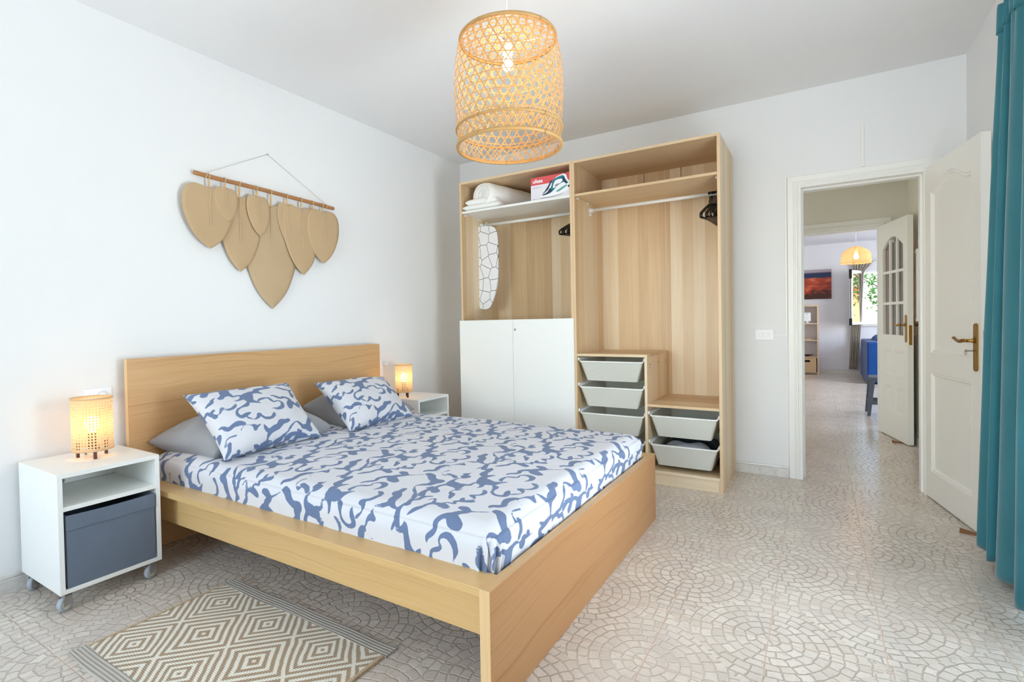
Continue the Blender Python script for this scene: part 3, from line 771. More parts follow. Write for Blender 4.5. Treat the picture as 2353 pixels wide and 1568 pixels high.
def hashn(x, y, s=0):
    v = sin(x*12.9898+y*78.233+s*37.7)*43758.5453; return v-math.floor(v)
def vnoise(x, y, s=0):
    xi, yi = math.floor(x), math.floor(y); fx, fy = x-xi, y-yi; fx = fx*fx*(3-2*fx); fy = fy*fy*(3-2*fy)
    a = hashn(xi, yi, s); b = hashn(xi+1, yi, s); c = hashn(xi, yi+1, s); d = hashn(xi+1, yi+1, s)
    return (a+(b-a)*fx)*(1-fy)+(c+(d-c)*fx)*fy
def mattress():
    x0, x1, y0, y1 = 0.085, 2.127, -2.915, -1.325; zt, zb = 0.505, 0.30; R = 0.075
    cx, cy = (x0+x1)/2, (y0+y1)/2; LX, LY = (x1-x0)/2, (y1-y0)/2; h = zt-zb
    arc = R*pi/2; ex = LX-R+arc+(h-R); ey = LY-R+arc+(h-R)
    def prof(s, L):
        a = abs(s); sg = 1 if s >= 0 else -1
        if a <= L-R: return sg*a, 0.0
        b = a-(L-R)
        if b <= arc: t = b/R; return sg*(L-R+R*sin(t)), R*(1-cos(t))
        return sg*L, R+(b-arc)
    nu, nv = 330, 280
    def fn(u, v):
        s, t = (u*2-1)*ex, (v*2-1)*ey
        X, dx = prof(s, LX); Y, dy = prof(t, LY)
        dz = min(h, sqrt(dx*dx+dy*dy))
        rc = 0.06; ax, ay = abs(X)-(LX-rc), abs(Y)-(LY-rc)
        if ax > 0 and ay > 0:
            l = sqrt(ax*ax+ay*ay); 
            if l > rc:
                k = rc/l; ax *= k; ay *= k; X = (LX-rc+ax)*(1 if X > 0 else -1); Y = (LY-rc+ay)*(1 if Y > 0 else -1)
        z = zt-dz
        # gentle wrinkles on the top, gathers along the hem and at the corners
        z += 0.006*(vnoise(s*3, t*3, 1)-0.5)*(1 if dz < 0.02 else 0.3) + 0.003*(vnoise(s*9+t*4, t*3, 2)-0.5)
        z -= 0.016*max(0, 1-min(LX-abs(X), LY-abs(Y))/0.35)*(1 if dz < 0.03 else 0)*0.4
        side = max(0, min(1, dz/0.12))
        p = side*0.012*(vnoise((s if abs(Y) > LY-0.07 else t)*22, 0, 5)-0.35)
        corner = max(0, 1 - (abs(abs(X)-LX)+abs(abs(Y)-LY))/0.16)
        q = corner*side*0.011*sin(atan2(ay, ax)*16 + z*8) if (ax > 0 and ay > 0) else 0
        nx, ny = (X/LX if abs(X) > LX-0.08 else 0), (Y/LY if abs(Y) > LY-0.08 else 0)
        tuck = -side*0.012*(dz/h)
        return (cx+X+nx*(min(p, 0.002)+q+tuck), cy+Y+ny*(min(p, 0.002)+q+tuck), z)
    o = (cx, cy, 0.25)
    m = MB(o).grid(fn, nu, nv, lambda u, v: ((u*2-1)*ex, (v*2-1)*ey))
    m.box(x0+0.03, x1-0.03, y0+0.03, y1-0.03, 0.251, 0.31)
    t = m.build('mattress', M_SHEET, recalc=True); add_print(t, lambda u, v: v+0.93, lambda u, v: 2.9-u); tag(t, 'mattress under white fitted sheet with slate blue cloud outlines', 'mattress')
mattress()

# ================================================================ PILLOWS
def pillow(name, label, mat, c00, c10, c01, c11, thick, group, seed=0, sag=0.0, pinch=0.11, uvs=(0.6, 0.5)):
    """corners bl, br, tl, tr in world space"""
    P = [Vector(p) for p in (c00, c10, c01, c11)]; ctr = sum(P, Vector())/4
    n = ((P[1]-P[0]).cross(P[2]-P[0])).normalized()
    m = MB(ctr); N = 72 if mat is M_SHEET else 40
    for sd in (1, -1):
        def fn(u, v):
            a, b = u*2-1, v*2-1
            # pincushion outline
            a2 = a*(1-pinch*(1-b*b)*abs(a)**3); b2 = b*(1-pinch*1.2*(1-a*a)*abs(b)**3)
            uu, vv = (a2+1)/2, (b2+1)/2
            base = P[0]*(1-uu)*(1-vv)+P[1]*uu*(1-vv)+P[2]*(1-uu)*vv+P[3]*uu*vv
            e = max(0, (1-a**2))*max(0, (1-b**2)); t = thick*0.5*(e**0.45)
            e2 = max(0.0, min(1, e*4))
            t += e2*((0.010 if mat is M_SHEET else 0.030)*(vnoise(a*2.3+seed, b*2.1, seed)-0.5) + 0.005*(vnoise(a*6, b*5+seed, seed+3)-0.5))
            corner = (abs(a)*abs(b))**3
            return base + n*sd*max(0, t)*(1-0.0*corner) + Vector((0, 0, -sag*(1-e)))*(0.0 if sag == 0 else 1)
        m.grid(fn, N, N, lambda u, v, sd=sd: (u*uvs[0] + (0 if sd > 0 else 3.1), v*uvs[1]), flip=(sd < 0))
    ob = m.build(name, mat, weld=True)
    if mat is M_SHEET: add_print(ob, lambda u, v: u+seed*0.0, lambda u, v: v+(seed-1)*TV*0)
    return tag(ob, label, 'pillow', group)
pillow('cushion', 'cloud print cushion nearest the near nightstand, leaning on a grey pillow', M_PILL1,
       (0.665, -2.868, 0.515), (0.630, -2.282, 0.515), (0.268, -2.838, 0.788), (0.262, -2.215, 0.786), 0.17, 'cloud print cushions', 1)
pillow('cushion', 'cloud print cushion on the far side of the bed beside the far lamp', M_PILL2,
       (0.690, -2.130, 0.515), (0.664, -1.545, 0.512), (0.268, -2.030, 0.763), (0.272, -1.415, 0.745), 0.17, 'cloud print cushions', 4)
pillow('pillow', 'plain grey pillow behind the near cloud print cushion, its tip towards the lamp', M_GREYP,
       (0.545, -2.845, 0.520), (0.560, -2.14, 0.535), (0.075, -2.925, 0.550), (0.120, -2.16, 0.60), 0.27, 'plain grey pillows', 7)
pillow('pillow', 'plain grey pillow behind the far cloud print cushion', M_GREYP,
       (0.555, -2.05, 0.525), (0.55, -1.40, 0.530), (0.120, -2.02, 0.60), (0.120, -1.36, 0.60), 0.27, 'plain grey pillows', 9)

# ================================================================ NIGHTSTANDS
def nightstand(label, o, w=0.378, d=0.41, z0=0.078, z1=0.556):
    """local: x 0 (wall) .. d (front), y -w/2..w/2"""
    r = thing('nightstand', label, 'nightstand', o, 0, 'white nightstands on castors')
    t = 0.018; h = w/2
    MB().box(0, d, -h, h, z1-t, z1).build('top', M_WHITE, r, bevel=0.0012)
    for s in (-1, 1): MB().box(0.0, d, s*h, s*(h-t), z0, z1-t).build('side_panel', M_WHITE, r, bevel=0.001)
    MB().box(0.0, d, -h+t, h-t, z0, z0+t).build('bottom', M_WHITE, r, bevel=0.001)
    MB().box(0.02, d-0.002, -h+t, h-t, 0.405, 0.405+t).build('shelf', M_WHITE, r, bevel=0.001)
    # back panel with a cable hole at the left
    m = MB(); n = 20; cy, cz, ry, rz = -0.075, 0.437, 0.045, 0.022
    y0, y1, za, zb = -h+t, h-t, 0.405+t, z1-t
    inner = [(cy+ry*cos(2*pi*k/n), cz+rz*sin(2*pi*k/n)) for k in range(n)]
    outer = []
    for k in range(n):
        a = 2*pi*k/n; c, s_ = cos(a), sin(a)
        tx = ((y1 if c > 0 else y0)-cy)/c if abs(c) > 1e-6 else 1e9; tz = ((zb if s_ > 0 else za)-cz)/s_ if abs(s_) > 1e-6 else 1e9
        q = min(tx, tz); outer.append((cy+c*q, cz+s_*q))
    vs = [(0.012, a, b) for a, b in inner+outer]; m.add(vs, [(k, (k+1) % n, n+(k+1) % n, n+k) for k in range(n)])
    for (yy, zz) in ((y0, zb), (y1, zb), (y0, za), (y1, za)): pass
    m.box(0.004, 0.012, y0, y1, z0+t, 0.405)
    # corner fillers so the ring reaches the corners
    def near(yy, zz): return sorted(outer, key=lambda p: (p[0]-yy)**2+(p[1]-zz)**2)[:1][0]
    for (yy, zz) in ((y0, zb), (y1, zb), (y0, za), (y1, za)):
        cand = [k for k in range(n)]
        for k in cand:
            a, b = outer[k], outer[(k+1) % n]
            if abs(a[0]-b[0]) > 1e-6 and abs(a[1]-b[1]) > 1e-6:
                if (abs(a[0]-yy) < 1e-6 or abs(b[0]-yy) < 1e-6) and (abs(a[1]-zz) < 1e-6 or abs(b[1]-zz) < 1e-6):
                    m.add([(0.012, a[0], a[1]), (0.012, b[0], b[1]), (0.012, yy, zz)], [(0, 1, 2)])
    m.build('back_panel', M_WHITE, r, recalc=True)
    for (x, y) in ((d-0.035, -h+0.03), (d-0.035, h-0.03), (0.04, -h+0.03), (0.04, h-0.03)):
        m = MB(); m.box(x-0.024, x+0.024, y-0.020, y+0.020, z0-0.004, z0).cyl((x, y, z0-0.012), (x, y, z0-0.004), 0.012, 14)
        xx = x+0.006
        for s in (-1, 1):
            m.prism([(xx-0.014, 0.024), (xx+0.016, 0.024), (xx+0.012, z0-0.010), (xx-0.02, z0-0.010)], (0, 0.002, 0), lambda a, b, s=s: (a, y+s*0.013, b))
        m.box(xx-0.018, xx+0.012, y-0.013, y+0.015, z0-0.016, z0-0.010)
        c = m.build('caster', M_STEEL, r)
        wm = MB(); wm.lathe((xx, y, 0.0305), [(0.019, -0.010), (0.026, -0.011), (0.0295, -0.006), (0.0295, 0.006), (0.026, 0.011), (0.019, 0.010)], 28, 'y')
        wh = wm.build('wheel', M_CASTER, c)
        MB().lathe((xx, y, 0.0305), [(0.0001, -0.0105), (0.006, -0.0105), (0.008, -0.008), (0.019, -0.0095), (0.020, -0.009), (0.020, 0.009), (0.019, 0.0095), (0.008, 0.008), (0.006, 0.0105), (0.0001, 0.0105)], 24, 'y').build('wheel_hub', M_CASTH, c)
        MR = Matrix.Translation((x, y, 0)) @ Matrix.Rotation(radians(-68 if x > 0.2 else -50), 4, 'Z') @ Matrix.Translation((-x, -y, 0))
        for q in [c] + list(c.children): q.data.transform(MR)
    return r
nightstand('white nightstand on castors left of the bed, holding a grey fabric box', (0.02, -3.2215, 0))
ns2 = nightstand('white nightstand beyond the bed beside the wardrobe', (0.035, -1.035, 0), d=0.40)
ns2.location = (0.035, -1.030, 0)

def fabric_box():
    o = (0.235, -3.2215, 0.096); h = 0.163
    r = thing('storage_box', 'grey fabric storage box filling the lower half of the near nightstand', 'box', o)
    xf, xb, z0, z1 = 0.4285, 0.06, 0.0975, 0.388; y0, y1 = o[1]-h, o[1]+h; t = 0.006
    m = MB(o)
    def front(u, v):
        y = y0+(y1-y0)*u; z = z0+(z1-z0)*v
        return (xf+0.003*sin(pi*u)*sin(pi*v)+0.0012*vnoise(u*7, v*5, 3), y, z-0.004*sin(pi*u)*v)
    m.grid(front, 24, 16, smooth=True)
    m.box(xf-t, xf-0.001, y0, y1, z0, z1-0.006).box(xb, xf-t, y0, y0+t, z0, z1-0.004).box(xb, xf-t, y1-t, y1, z0, z1-0.004).box(xb, xb+t, y0, y1, z0, z1-0.004).box(xb, xf-t, y0, y1, z0, z0+t)
    m.build('box_body', M_BOX, r, recalc=False)
    m = MB(o)
    def flap(u, v):
        y = y0-0.001+(y1-y0+0.002)*u; z = z1-0.060+0.061*v
        return (xf+0.005+0.003*(vnoise(u*11, v*2, 8)-0.3)*(1-v)+0.002*sin(pi*u), y, z-0.004*sin(pi*u)*v)
    m.grid(flap, 30, 6)
    m.box(xf-0.001, xf+0.0045, y0-0.001, y1+0.001, z1-0.058, z1-0.006)
    m.build('front_flap', M_BOX, r, recalc=False)
fabric_box()

# ================================================================ TABLE LAMPS
M_BULB = emis('warm_bulb', (255, 210, 148), 13.0)
def table_lamp(label, o, R, zs0, zs1, cordpts, watt):
    r = thing('table_lamp', label, 'lamp', o, 0, 'cane bedside lamps')
    # woven cane cylinder: verticals and horizontals with square holes
    m = MB(); n = int(2*pi*R/0.0118); rows = int((zs1-zs0-0.022)/0.0118)
    def ring(z0, z1, rr, th=0.0014):
        m.lathe((0, 0, 0), [(rr, z0), (rr+th, z0), (rr+th, z1), (rr, z1), (rr, z0)], 48)
    for k in range(n):
        a = 2*pi*k/n; hw = 0.0032/R
        vs = [((R)*cos(a+q), (R)*sin(a+q), z) for z in (zs0, zs1) for q in (-hw, hw)]
        m.add(vs, [(0, 1, 3, 2)])
        b = a + pi/n
    for k in range(rows+1):
        z = zs0+0.010+(zs1-zs0-0.020)*k/rows; m.lathe((0, 0, 0), [(R+0.0004, z-0.0030), (R+0.0004, z+0.0030)], 48)
    sh = m.build('lamp_shade', M_CANE, r, recalc=False)
    m = MB(); 
    for z in (zs0, zs1-0.007): MB().lathe((0, 0, 0), [(R-0.001, z), (R+0.0022, z), (R+0.0022, z+0.007), (R-0.001, z+0.007), (R-0.001, z)], 48).build('rim', M_CANE, sh)
    for k in range(3):
        a = radians([-14, 106, -134][k]) ; x, y = (R-0.017)*cos(a), (R-0.017)*sin(a)
        lm = MB(); lm.prism([(-0.0055, -0.0055), (0.0055, -0.0055), (0.0055, 0.0055), (-0.0055, 0.0055)], (0, 0, zs0+0.03), lambda p, q: (x+p, y+q, 0.0))
        lm.build('leg', M_DWOOD, r, bevel=0.001)
    MB().cyl((0, 0, zs0+0.006), (0, 0, zs0+0.014), 0.024).cyl((0, 0, zs0+0.014), (0, 0, zs0+0.075), 0.017).box(-R+0.014, R-0.014, -0.004, 0.004, zs0+0.008, zs0+0.014).build('bulb_socket', M_DWOOD, r)
    MB().lathe((0, 0, 0), [(0.012, zs0+0.075), (0.016, zs0+0.085), (0.027, zs0+0.105), (0.029, zs0+0.122), (0.022, zs0+0.142), (0.0001, zs0+0.150)], 24).build('light_bulb', M_BULB, r)
    if cordpts: MB(o).tube(smoothpath(cordpts, 6), 0.0022, 8).build('power_cord', M_DWOOD if watt else M_WHITE, r)
    return r
table_lamp('lit woven cane lamp on the near nightstand with dark wooden feet', (0.205, -3.202, 0.556), 0.0765, 0.034, 0.268,
           [(0.14, -3.205, 0.561), (0.08, -3.19, 0.559), (0.03, -3.16, 0.565), (0.012, -3.12, 0.66), (0.014, -3.095, 0.76)], 1)
table_lamp('lit slim cane lamp on the far nightstand beyond the bed', (0.215, -1.125, 0.556), 0.0650, 0.040, 0.256,
           [(0.17, -1.16, 0.562), (0.12, -1.19, 0.560), (0.05, -1.18, 0.562), (0.012, -1.15, 0.60), (0.014, -1.125, 0.72), (0.02, -1.125, 0.79)], 0)

# ---- sockets and switch
def socket_plate(name, label, y0, y1, z0, z1, cy, plug=True):
    r = thing(name, label, 'socket', (0, (y0+y1)/2, (z0+z1)/2)); o = r.location
    MB(o).box(0, 0.008, y0, y1, z0, z1).build('cover_plate', M_PLASTIC, r, bevel=0.003, seg=3)
    m = MB(o); m.lathe((0.008, cy, (z0+z1)/2), [(0.026, 0.0), (0.026, 0.003), (0.021, 0.003), (0.020, -0.003), (0.0001, -0.003)], 28, 'x')
    m.build('outlet', M_PLASTIC, r)
    if plug:
        MB(o).lathe((0.007, cy, (z0+z1)/2), [(0.018, 0), (0.019, 0.02), (0.012, 0.034), (0.0001, 0.036)], 20, 'x').build('plug', M_PLASTIC, r)
    return r
socket_plate('wall_socket', 'clear framed double wall socket behind the near cane lamp', -3.160, -3.041, 0.765, 0.842, -3.085)
socket_plate('wall_socket', 'white wall socket with a plug beside the headboard and far lamp', -1.175, -1.062, 0.772, 0.845, -1.125)
def wall_switch():
    r = thing('light_switch', 'white rectangular light switch plate on the wall left of the doorway', 'switch', (2.62, 0, 1.003)); o = r.location
    MB(o).box(2.562, 2.679, -0.008, 0, 0.966, 1.040).build('cover_plate', M_PLASTIC, r, bevel=0.003, seg=3)
    for (a, b) in ((2.590, 2.611), (2.612, 2.652)):
        MB(o).prism([(a, -0.008), (b, -0.008), (b, -0.012), (a, -0.014)], (0, 0, 0.036), lambda p, q: (p, q, 0.985)).build('rocker', M_PLASTIC, r, bevel=0.001)
wall_switch()

# ================================================================ WALL HANGING
def hanging():
    o = (0.0, -2.138, 1.97); X0 = 0.034
    r = thing('wall_hanging', 'wall hanging of beige leaf shapes strung from a wooden branch', 'wall decoration', o)
    pts = smoothpath([(X0, -2.622, 1.987), (X0, -2.50, 1.982), (X0, -2.35, 1.980), (X0, -2.18, 1.977), (X0, -2.0, 1.971), (X0, -1.82, 1.966), (X0, -1.633, 1.958)], 5)
    MB(o).tube(pts, [0.0115+0.0012*vnoise(i*0.7, 0, 2) for i in range(len(pts))], 14).build('branch', M_DOWEL, r)
    MB(o).tube([(X0, -2.558, 1.998), (0.006, -2.136, 2.217), (X0, -1.702, 1.977)], 0.0013, 6).build('hanging_string', M_STRING, r)
    MB(o).cyl((0, -2.136, 2.217), (0.012, -2.136, 2.217), 0.004, 10).build('nail', M_STEEL, r)
    for y, z in ((-2.558, 1.985), (-1.702, 1.962)):
        m = MB(o)
        for k in range(2): m.tube([(X0+0.0135*cos(t), y+k*0.003+0.002*sin(t), z+0.0135*sin(t)) for t in [2*pi*i/14 for i in range(14)]], 0.0015, 6, closed=True)
        m.build('string_knot', M_TWINE, r)
    #      top(y,z)          tip(y,z)        left    right   rod z   layer  lift
    LV = [((-2.540, 1.915), (-2.542, 1.574), -2.694, -2.392, 1.984, 0.5, 0.016, 4),
          ((-2.446, 1.928), (-2.437, 1.739), -2.514, -2.371, 1.982, 1.0, 0.006, 2),
          ((-2.355, 1.894), (-2.355, 1.457), -2.485, -2.204, 1.980, 0.0, 0.000, 6),
          ((-2.240, 1.919), (-2.226, 1.684), -2.317, -2.159, 1.977, 1.0, 0.006, 3),
          ((-2.141, 1.882), (-2.137, 1.239), -2.342, -1.929, 1.974, -0.5, 0.000, 7),
          ((-2.023, 1.914), (-2.013, 1.655), -2.096, -1.947, 1.971, 0.0, 0.008, 4),
          ((-1.912, 1.901), (-1.904, 1.467), -2.060, -1.772, 1.968, 0.55, 0.008, 5),
          ((-1.819, 1.913), (-1.812, 1.690), -1.892, -1.745, 1.966, 0.25, 0.008, 2),
          ((-1.734, 1.910), (-1.739, 1.558), -1.871, -1.593, 1.963, 1.0, 0.012, 4)]
    prof = [(0.0, 0.0), (0.16, -0.012), (0.36, -0.038), (0.58, -0.040), (0.78, 0.0), (0.92, 0.075), (0.99, 0.18), (1.0, 0.30), (0.965, 0.42), (0.88, 0.55), (0.74, 0.68), (0.55, 0.81), (0.30, 0.915), (0.0, 1.0)]
    for i, (tp, tip, yl, yr, rz, lay, lift, nb) in enumerate(LV):
        xb = 0.026 + 0.010*lay
        H = tp[1]-tip[1]
        side = smoothpath([(a, b, 0) for a, b in prof], 4)
        def outline(sg):
            return [((tp[0]+(tip[0]-tp[0])*p.y) + (p.x*((yr-tp[0]) if sg > 0 else (yl-tp[0]))), tp[1]-p.y*H) for p in side]
        Rr, Ll = outline(1), outline(-1)
        m = MB(o); n = len(Rr); K = 6
        # strips from the midrib to each edge, slightly cupped towards the wall at the rim
        for half in (Ll, Rr):
            def fn(u, v):
                k = min(n-1, int(round(v*(n-1)))); ey, ez = half[k]; p = side[k].y
                my, mz = tp[0]+(tip[0]-tp[0])*p, tp[1]-max(0, p)*H
                y = my+(ey-my)*u; z = mz+(ez-mz)*u
                cup = 0.007*(u**2)*(H/0.35)
                wave = 0.003*(vnoise(y*9, z*7, i)-0.5)
                return (xb + 0.006 - cup*0.6 + wave + lift*0.3, y, z)
            m.grid(fn, K, n-1, flip=(half is Ll))
        lf = m.build('leaf', M_LEAFB if i == 4 else M_LEATHER, r, solid=0.0022, weld=True)
        xs = xb+0.0085+lift*0.3
        L = H*(0.60 if H > 0.3 else 0.66)
        pts = [(xs+0.0005, tp[0]+(tip[0]-tp[0])*t*0.6+0.0015*sin(t*9+i), tp[1]-L*t) for t in [k/14 for k in range(15)]]
        s = MB(o).tube(pts, 0.0026, 7)
        for k in range(int(L/0.007)):
            z = tp[1]-0.012-k*0.007; t = (tp[1]-z)/L
            if t > 0.96: break
            for sg in (-1, 1):
                yy = tp[0]+(tip[0]-tp[0])*t*0.6
                s.box(xs-0.002, xs+0.0002, yy+sg*0.0030, yy+sg*(0.0058+0.002*hashn(k, sg, i)), z, z+0.0009)
        s.build('stitched_rib', M_TWINE, lf)
        b = MB(o); zt = rz-0.016; zb_ = tp[1]-0.002; nb_ = max(2, round((zt-zb_)/0.0125))
        for k in range(nb_): b.sphere((X0, tp[0], zb_+0.006+(zt-zb_-0.004)*(k+0.2)/nb_), 0.0066, 12, (1, 1, 0.92))
        bd = b.build('bead_string', M_BEAD, lf)
        t = MB(o)
        for q in (-0.002, 0.0018): t.tube([(X0+0.0142*cos(a), tp[0]+q, rz+0.0142*sin(a)) for a in [2*pi*j/16 for j in range(16)]], 0.0017, 6, closed=True)
        t.tube([(X0, tp[0], rz-0.013), (X0, tp[0], zt)], 0.0016, 6)
        t.build('twine_loop', M_TWINE, lf)
hanging()

# ================================================================ WARDROBES
WF = -0.6079; WH = 2.301; BT = 0.018
def pegs(parent, o, x, sx, zs, ys, d=0.011):
    for z in zs:
        for y in ys:
            m = MB(o); m.cyl((x, y, z), (x+sx*d, y, z), 0.006, 10); m.cyl((x+sx*d, y, z), (x+sx*(d+0.004), y, z), 0.009, 10)
            m.build('shelf_peg', M_PLASTIC, parent)
def wardrobe(x0, x1, label):
    o = ((x0+x1)/2, WF/2, 0)
    r = thing('wardrobe', label, 'wardrobe', o, 0, 'open oak wardrobe frames')
    yb = -0.012
    for (a, b, sg) in ((x0, x0+BT, 1), (x1-BT, x1, -1)):
        p = MB(o).box(a, b, WF, yb, 0, WH).build('side_panel', M_WY, r, bevel=0.0008)
        e = MB(o).box(a, b, WF-0.0006, WF, 0, WH).build('edge_band', M_WE, p)
        xi = b if sg > 0 else a; h = MB(o)
        for yy in (WF+0.04, WF+0.235, WF+0.55):
            for k in range(52):
                z = 0.18+k*0.04; h.lathe((xi+sg*0.0003, yy, z), [(0.0026, 0), (0.0001, 0.0001)], 7, 'x')
        h.build('peg_holes', M_HOLE, p)['kind'] = 'stuff'
    MB(o).box(x0+BT, x1-BT, WF, yb, WH-BT, WH).build('top', M_WH, r, bevel=0.0008)
    MB(o).box(x0+BT, x1-BT, WF, yb, 0.078, 0.078+BT).build('bottom', M_WH, r, bevel=0.0008)
    MB(o).box(x0+BT, x1-BT, WF+0.012, WF+0.028, 0, 0.078).build('plinth', M_WH, r)
    bk = MB(o).box(x0+BT, x1-BT, yb-0.006, yb, 0.078, WH).build('back_panel', M_WX, r)
    return r, o
M_HOLE = plain('peg_hole_shadowed_bore', (128, 96, 66), 0.8)
# ---- left unit
x0, x1 = 0.4152, 1.4240
wl, o = wardrobe(x0, x1, 'left open wardrobe unit with white shelf above and white lower doors')
MB(o).box(x0+BT+0.001, x1-BT-0.001, WF+0.004, -0.02, 2.040, 2.058).build('shelf', M_WHITE, wl, bevel=0.001)
pegs(wl, o, x0+BT, 1, [2.029], [WF+0.04, WF+0.235]); pegs(wl, o, x1-BT, -1, [2.029], [WF+0.04])
def rail(parent, o, xa, xb, z, y=-0.31, r=0.0125):
    m = MB(o).cyl((xa+0.006, y, z), (xb-0.006, y, z), r, 18).build('clothes_rail', M_WMETAL, parent)
    for (a, s) in ((xa, 1), (xb, -1)):
        e = MB(o); e.lathe((a, y, z), [(0.0001, 0), (0.022, 0), (0.022, s*0.008), (0.017, s*0.010), (0.017, s*0.030), (r, s*0.030)], 20, 'x')
        e.cyl((a+s*0.004, y, z-0.036), (a+s*0.016, y, z-0.036), 0.007, 10).box(a+s*0.001, a+s*0.006, y-0.008, y+0.008, z-0.04, z)
        e.build('rail_bracket', M_WMETAL, m)
rail(wl, o, x0+BT, x1-BT, 1.982)
xm = 0.9165
for (a, b, lk) in ((x0-0.008, xm-0.0012, False), (xm+0.0012, x1+0.004, True)):
    d = MB(o).box(a, b, WF-0.020, WF-0.002, 0.082, 1.146).build('door', M_WHITE, wl, bevel=0.0012); d['label'] = 'white lower door'
    if lk:
        l = MB(o).lathe((a+0.020, WF-0.020, 1.067), [(0.0095, 0), (0.0095, -0.002), (0.007, -0.0035), (0.0001, -0.0035)], 20, 'y').build('lock', M_STEEL, d)
        MB(o).box(a+0.0192, a+0.0208, WF-0.0238, WF-0.0232, 1.062, 1.072).build('keyhole', M_BLACK, l)
# ---- right unit
x0, x1 = 1.4250, 2.4266
wr, o = wardrobe(x0, x1, 'right open wardrobe unit with rail, stepped shelves and mesh drawers')
MB(o).box(x0+BT+0.001, x1-BT-0.001, WF+0.004, -0.02, 2.040, 2.058).build('shelf', M_WH, wr, bevel=0.001)
pegs(wr, o, x0+BT, 1, [2.029], [WF+0.04, WF+0.235]); pegs(wr, o, x1-BT, -1, [2.029], [WF+0.04])
rail(wr, o, x0+BT, x1-BT, 1.985)
XD = 1.935
MB(o).box(XD, XD+0.018, WF+0.004, -0.02, 0.096, 0.866).build('divider', M_WY, wr, bevel=0.001)
MB(o).box(x0+BT+0.001, XD+0.019, WF+0.003, -0.02, 0.866, 0.884).build('drawer_top', M_WH, wr, bevel=0.001)
MB(o).box(XD+0.0185, x1-BT-0.001, WF+0.004, -0.02, 0.528, 0.546).build('middle_shelf', M_WH, wr, bevel=0.001)
m = MB(o)
for y in (-0.53, -0.30, -0.08): m.cyl((XD+0.018, y, 0.812), (XD+0.019, y, 0.812), 0.006, 10).cyl((XD+0.018, y, 0.79), (XD+0.019, y, 0.79), 0.0035, 8)
m.build('peg_holes', M_HOLE, wr)
MB(o).box(1.945, 1.953, -0.019, -0.0185, 0.88, WH-BT).build('panel_joint', M_WE, wr)
# wall bracket and screws under the top
m = MB(o).box(x0+BT, x0+BT+0.05, -0.075, -0.02, 2.115, 2.165).build('corner_bracket', M_STEEL, wr, bevel=0.004)
for xx in (1.789, 2.069):
    MB(o).cyl((xx, -0.03, WH-BT-0.075), (xx, -0.03, WH-BT), 0.0018, 8).build('fixing_pin', M_STEEL, wr)
def m_mesh():
    g = G('fine_wire_mesh', 0.5); g.color(s2l((222, 222, 212))); X, Y, Z = g.xyz()
    a = g.math('ABSOLUTE', g.math('SINE', (X+Y)*900.0)); b = g.math('ABSOLUTE', g.math('SINE', Z*900.0))
    hole = g.step(g.math('MINIMUM', a, b), 0.45, 0.6)
    tp = g.n.new('ShaderNodeBsdfTransparent'); mx = g.n.new('ShaderNodeMixShader'); g.put(hole*0.42, mx.inputs[0])
    g.t.links.new(g.b.outputs[0], mx.inputs[1]); g.t.links.new(tp.outputs[0], mx.inputs[2]); g.t.links.new(mx.outputs[0], g.out.inputs[0]); return g.m
M_MESH = m_mesh()
def basket(parent, o, xa, xb, zt, h=0.160, yf=WF+0.012, yb=-0.075):
    """mesh drawer: top opening between xa and xb at height zt"""
    ins = (xb-xa)*0.115; fr = 0.030
    top = lambda u: (xa+0.012+(xb-xa-0.024)*u)
    z0 = zt-h
    xi0, xi1 = xa+0.014, xb-0.014; bx0, bx1 = xa+ins+0.004, xb-ins-0.004; by0, by1 = yf+0.020, yb-0.03
    zr = zt-0.022     # front rim is lower than the side rails
    def loop(xl, xr, ya, yb_, z, rc, n=5, zf=None):
        P = []
        for (cx, cy, a0) in ((xr-rc, ya+rc, -90), (xr-rc, yb_-rc, 0), (xl+rc, yb_-rc, 90), (xl+rc, ya+rc, 180)):
            for k in range(n+1):
                a = radians(a0+90*k/n); x, y = cx+rc*cos(a), cy+rc*sin(a)
                zz = z
                if zf is not None: t = max(0, min(1, 1-(y-ya)/0.05)); zz = z-(z-zf)*t*t*(3-2*t)
                P.append((x, y, zz))
        return P
    T = loop(xi0, xi1, yf, yb, zt, 0.022, zf=zr); B = loop(bx0, bx1, by0, by1, z0, 0.02)
    m = MB(o); k = len(T); m.add(T+B, [(i, (i+1) % k, k+(i+1) % k, k+i) for i in range(k)]); m.add(B, [tuple(range(k))])
    b = m.build('drawer_basket', M_MESH, parent, recalc=False); b['label'] = 'pale wire mesh drawer basket'
    pts = T
    MB(o).tube([Vector(p)+Vector((0, 0, 0.0)) for p in pts], 0.0068, 8, closed=True).build('basket_rim', M_WMETAL, b)
    rr = MB(o)
    for (xx, s) in ((xa, 1), (xb, -1)):
        rr.box(xx+s*0.0005, xx+s*0.010, yf+0.002, yb, zt-0.009, zt+0.005)
        rr.lathe((xx+s*0.001, yf+0.010, zt-0.003), [(0.0001, 0), (0.0125, 0), (0.0125, s*0.009), (0.0001, s*0.010)], 16, 'x')
    rr.build('drawer_runner', M_PLASTIC, b)
    return z0
for zt in (0.848, 0.660, 0.468, 0.276): basket(wr, o, x0+BT, XD, zt)
basket(wr, o, XD+0.018, x1-BT, 0.487); zb5 = basket(wr, o, XD+0.018, x1-BT, 0.290)
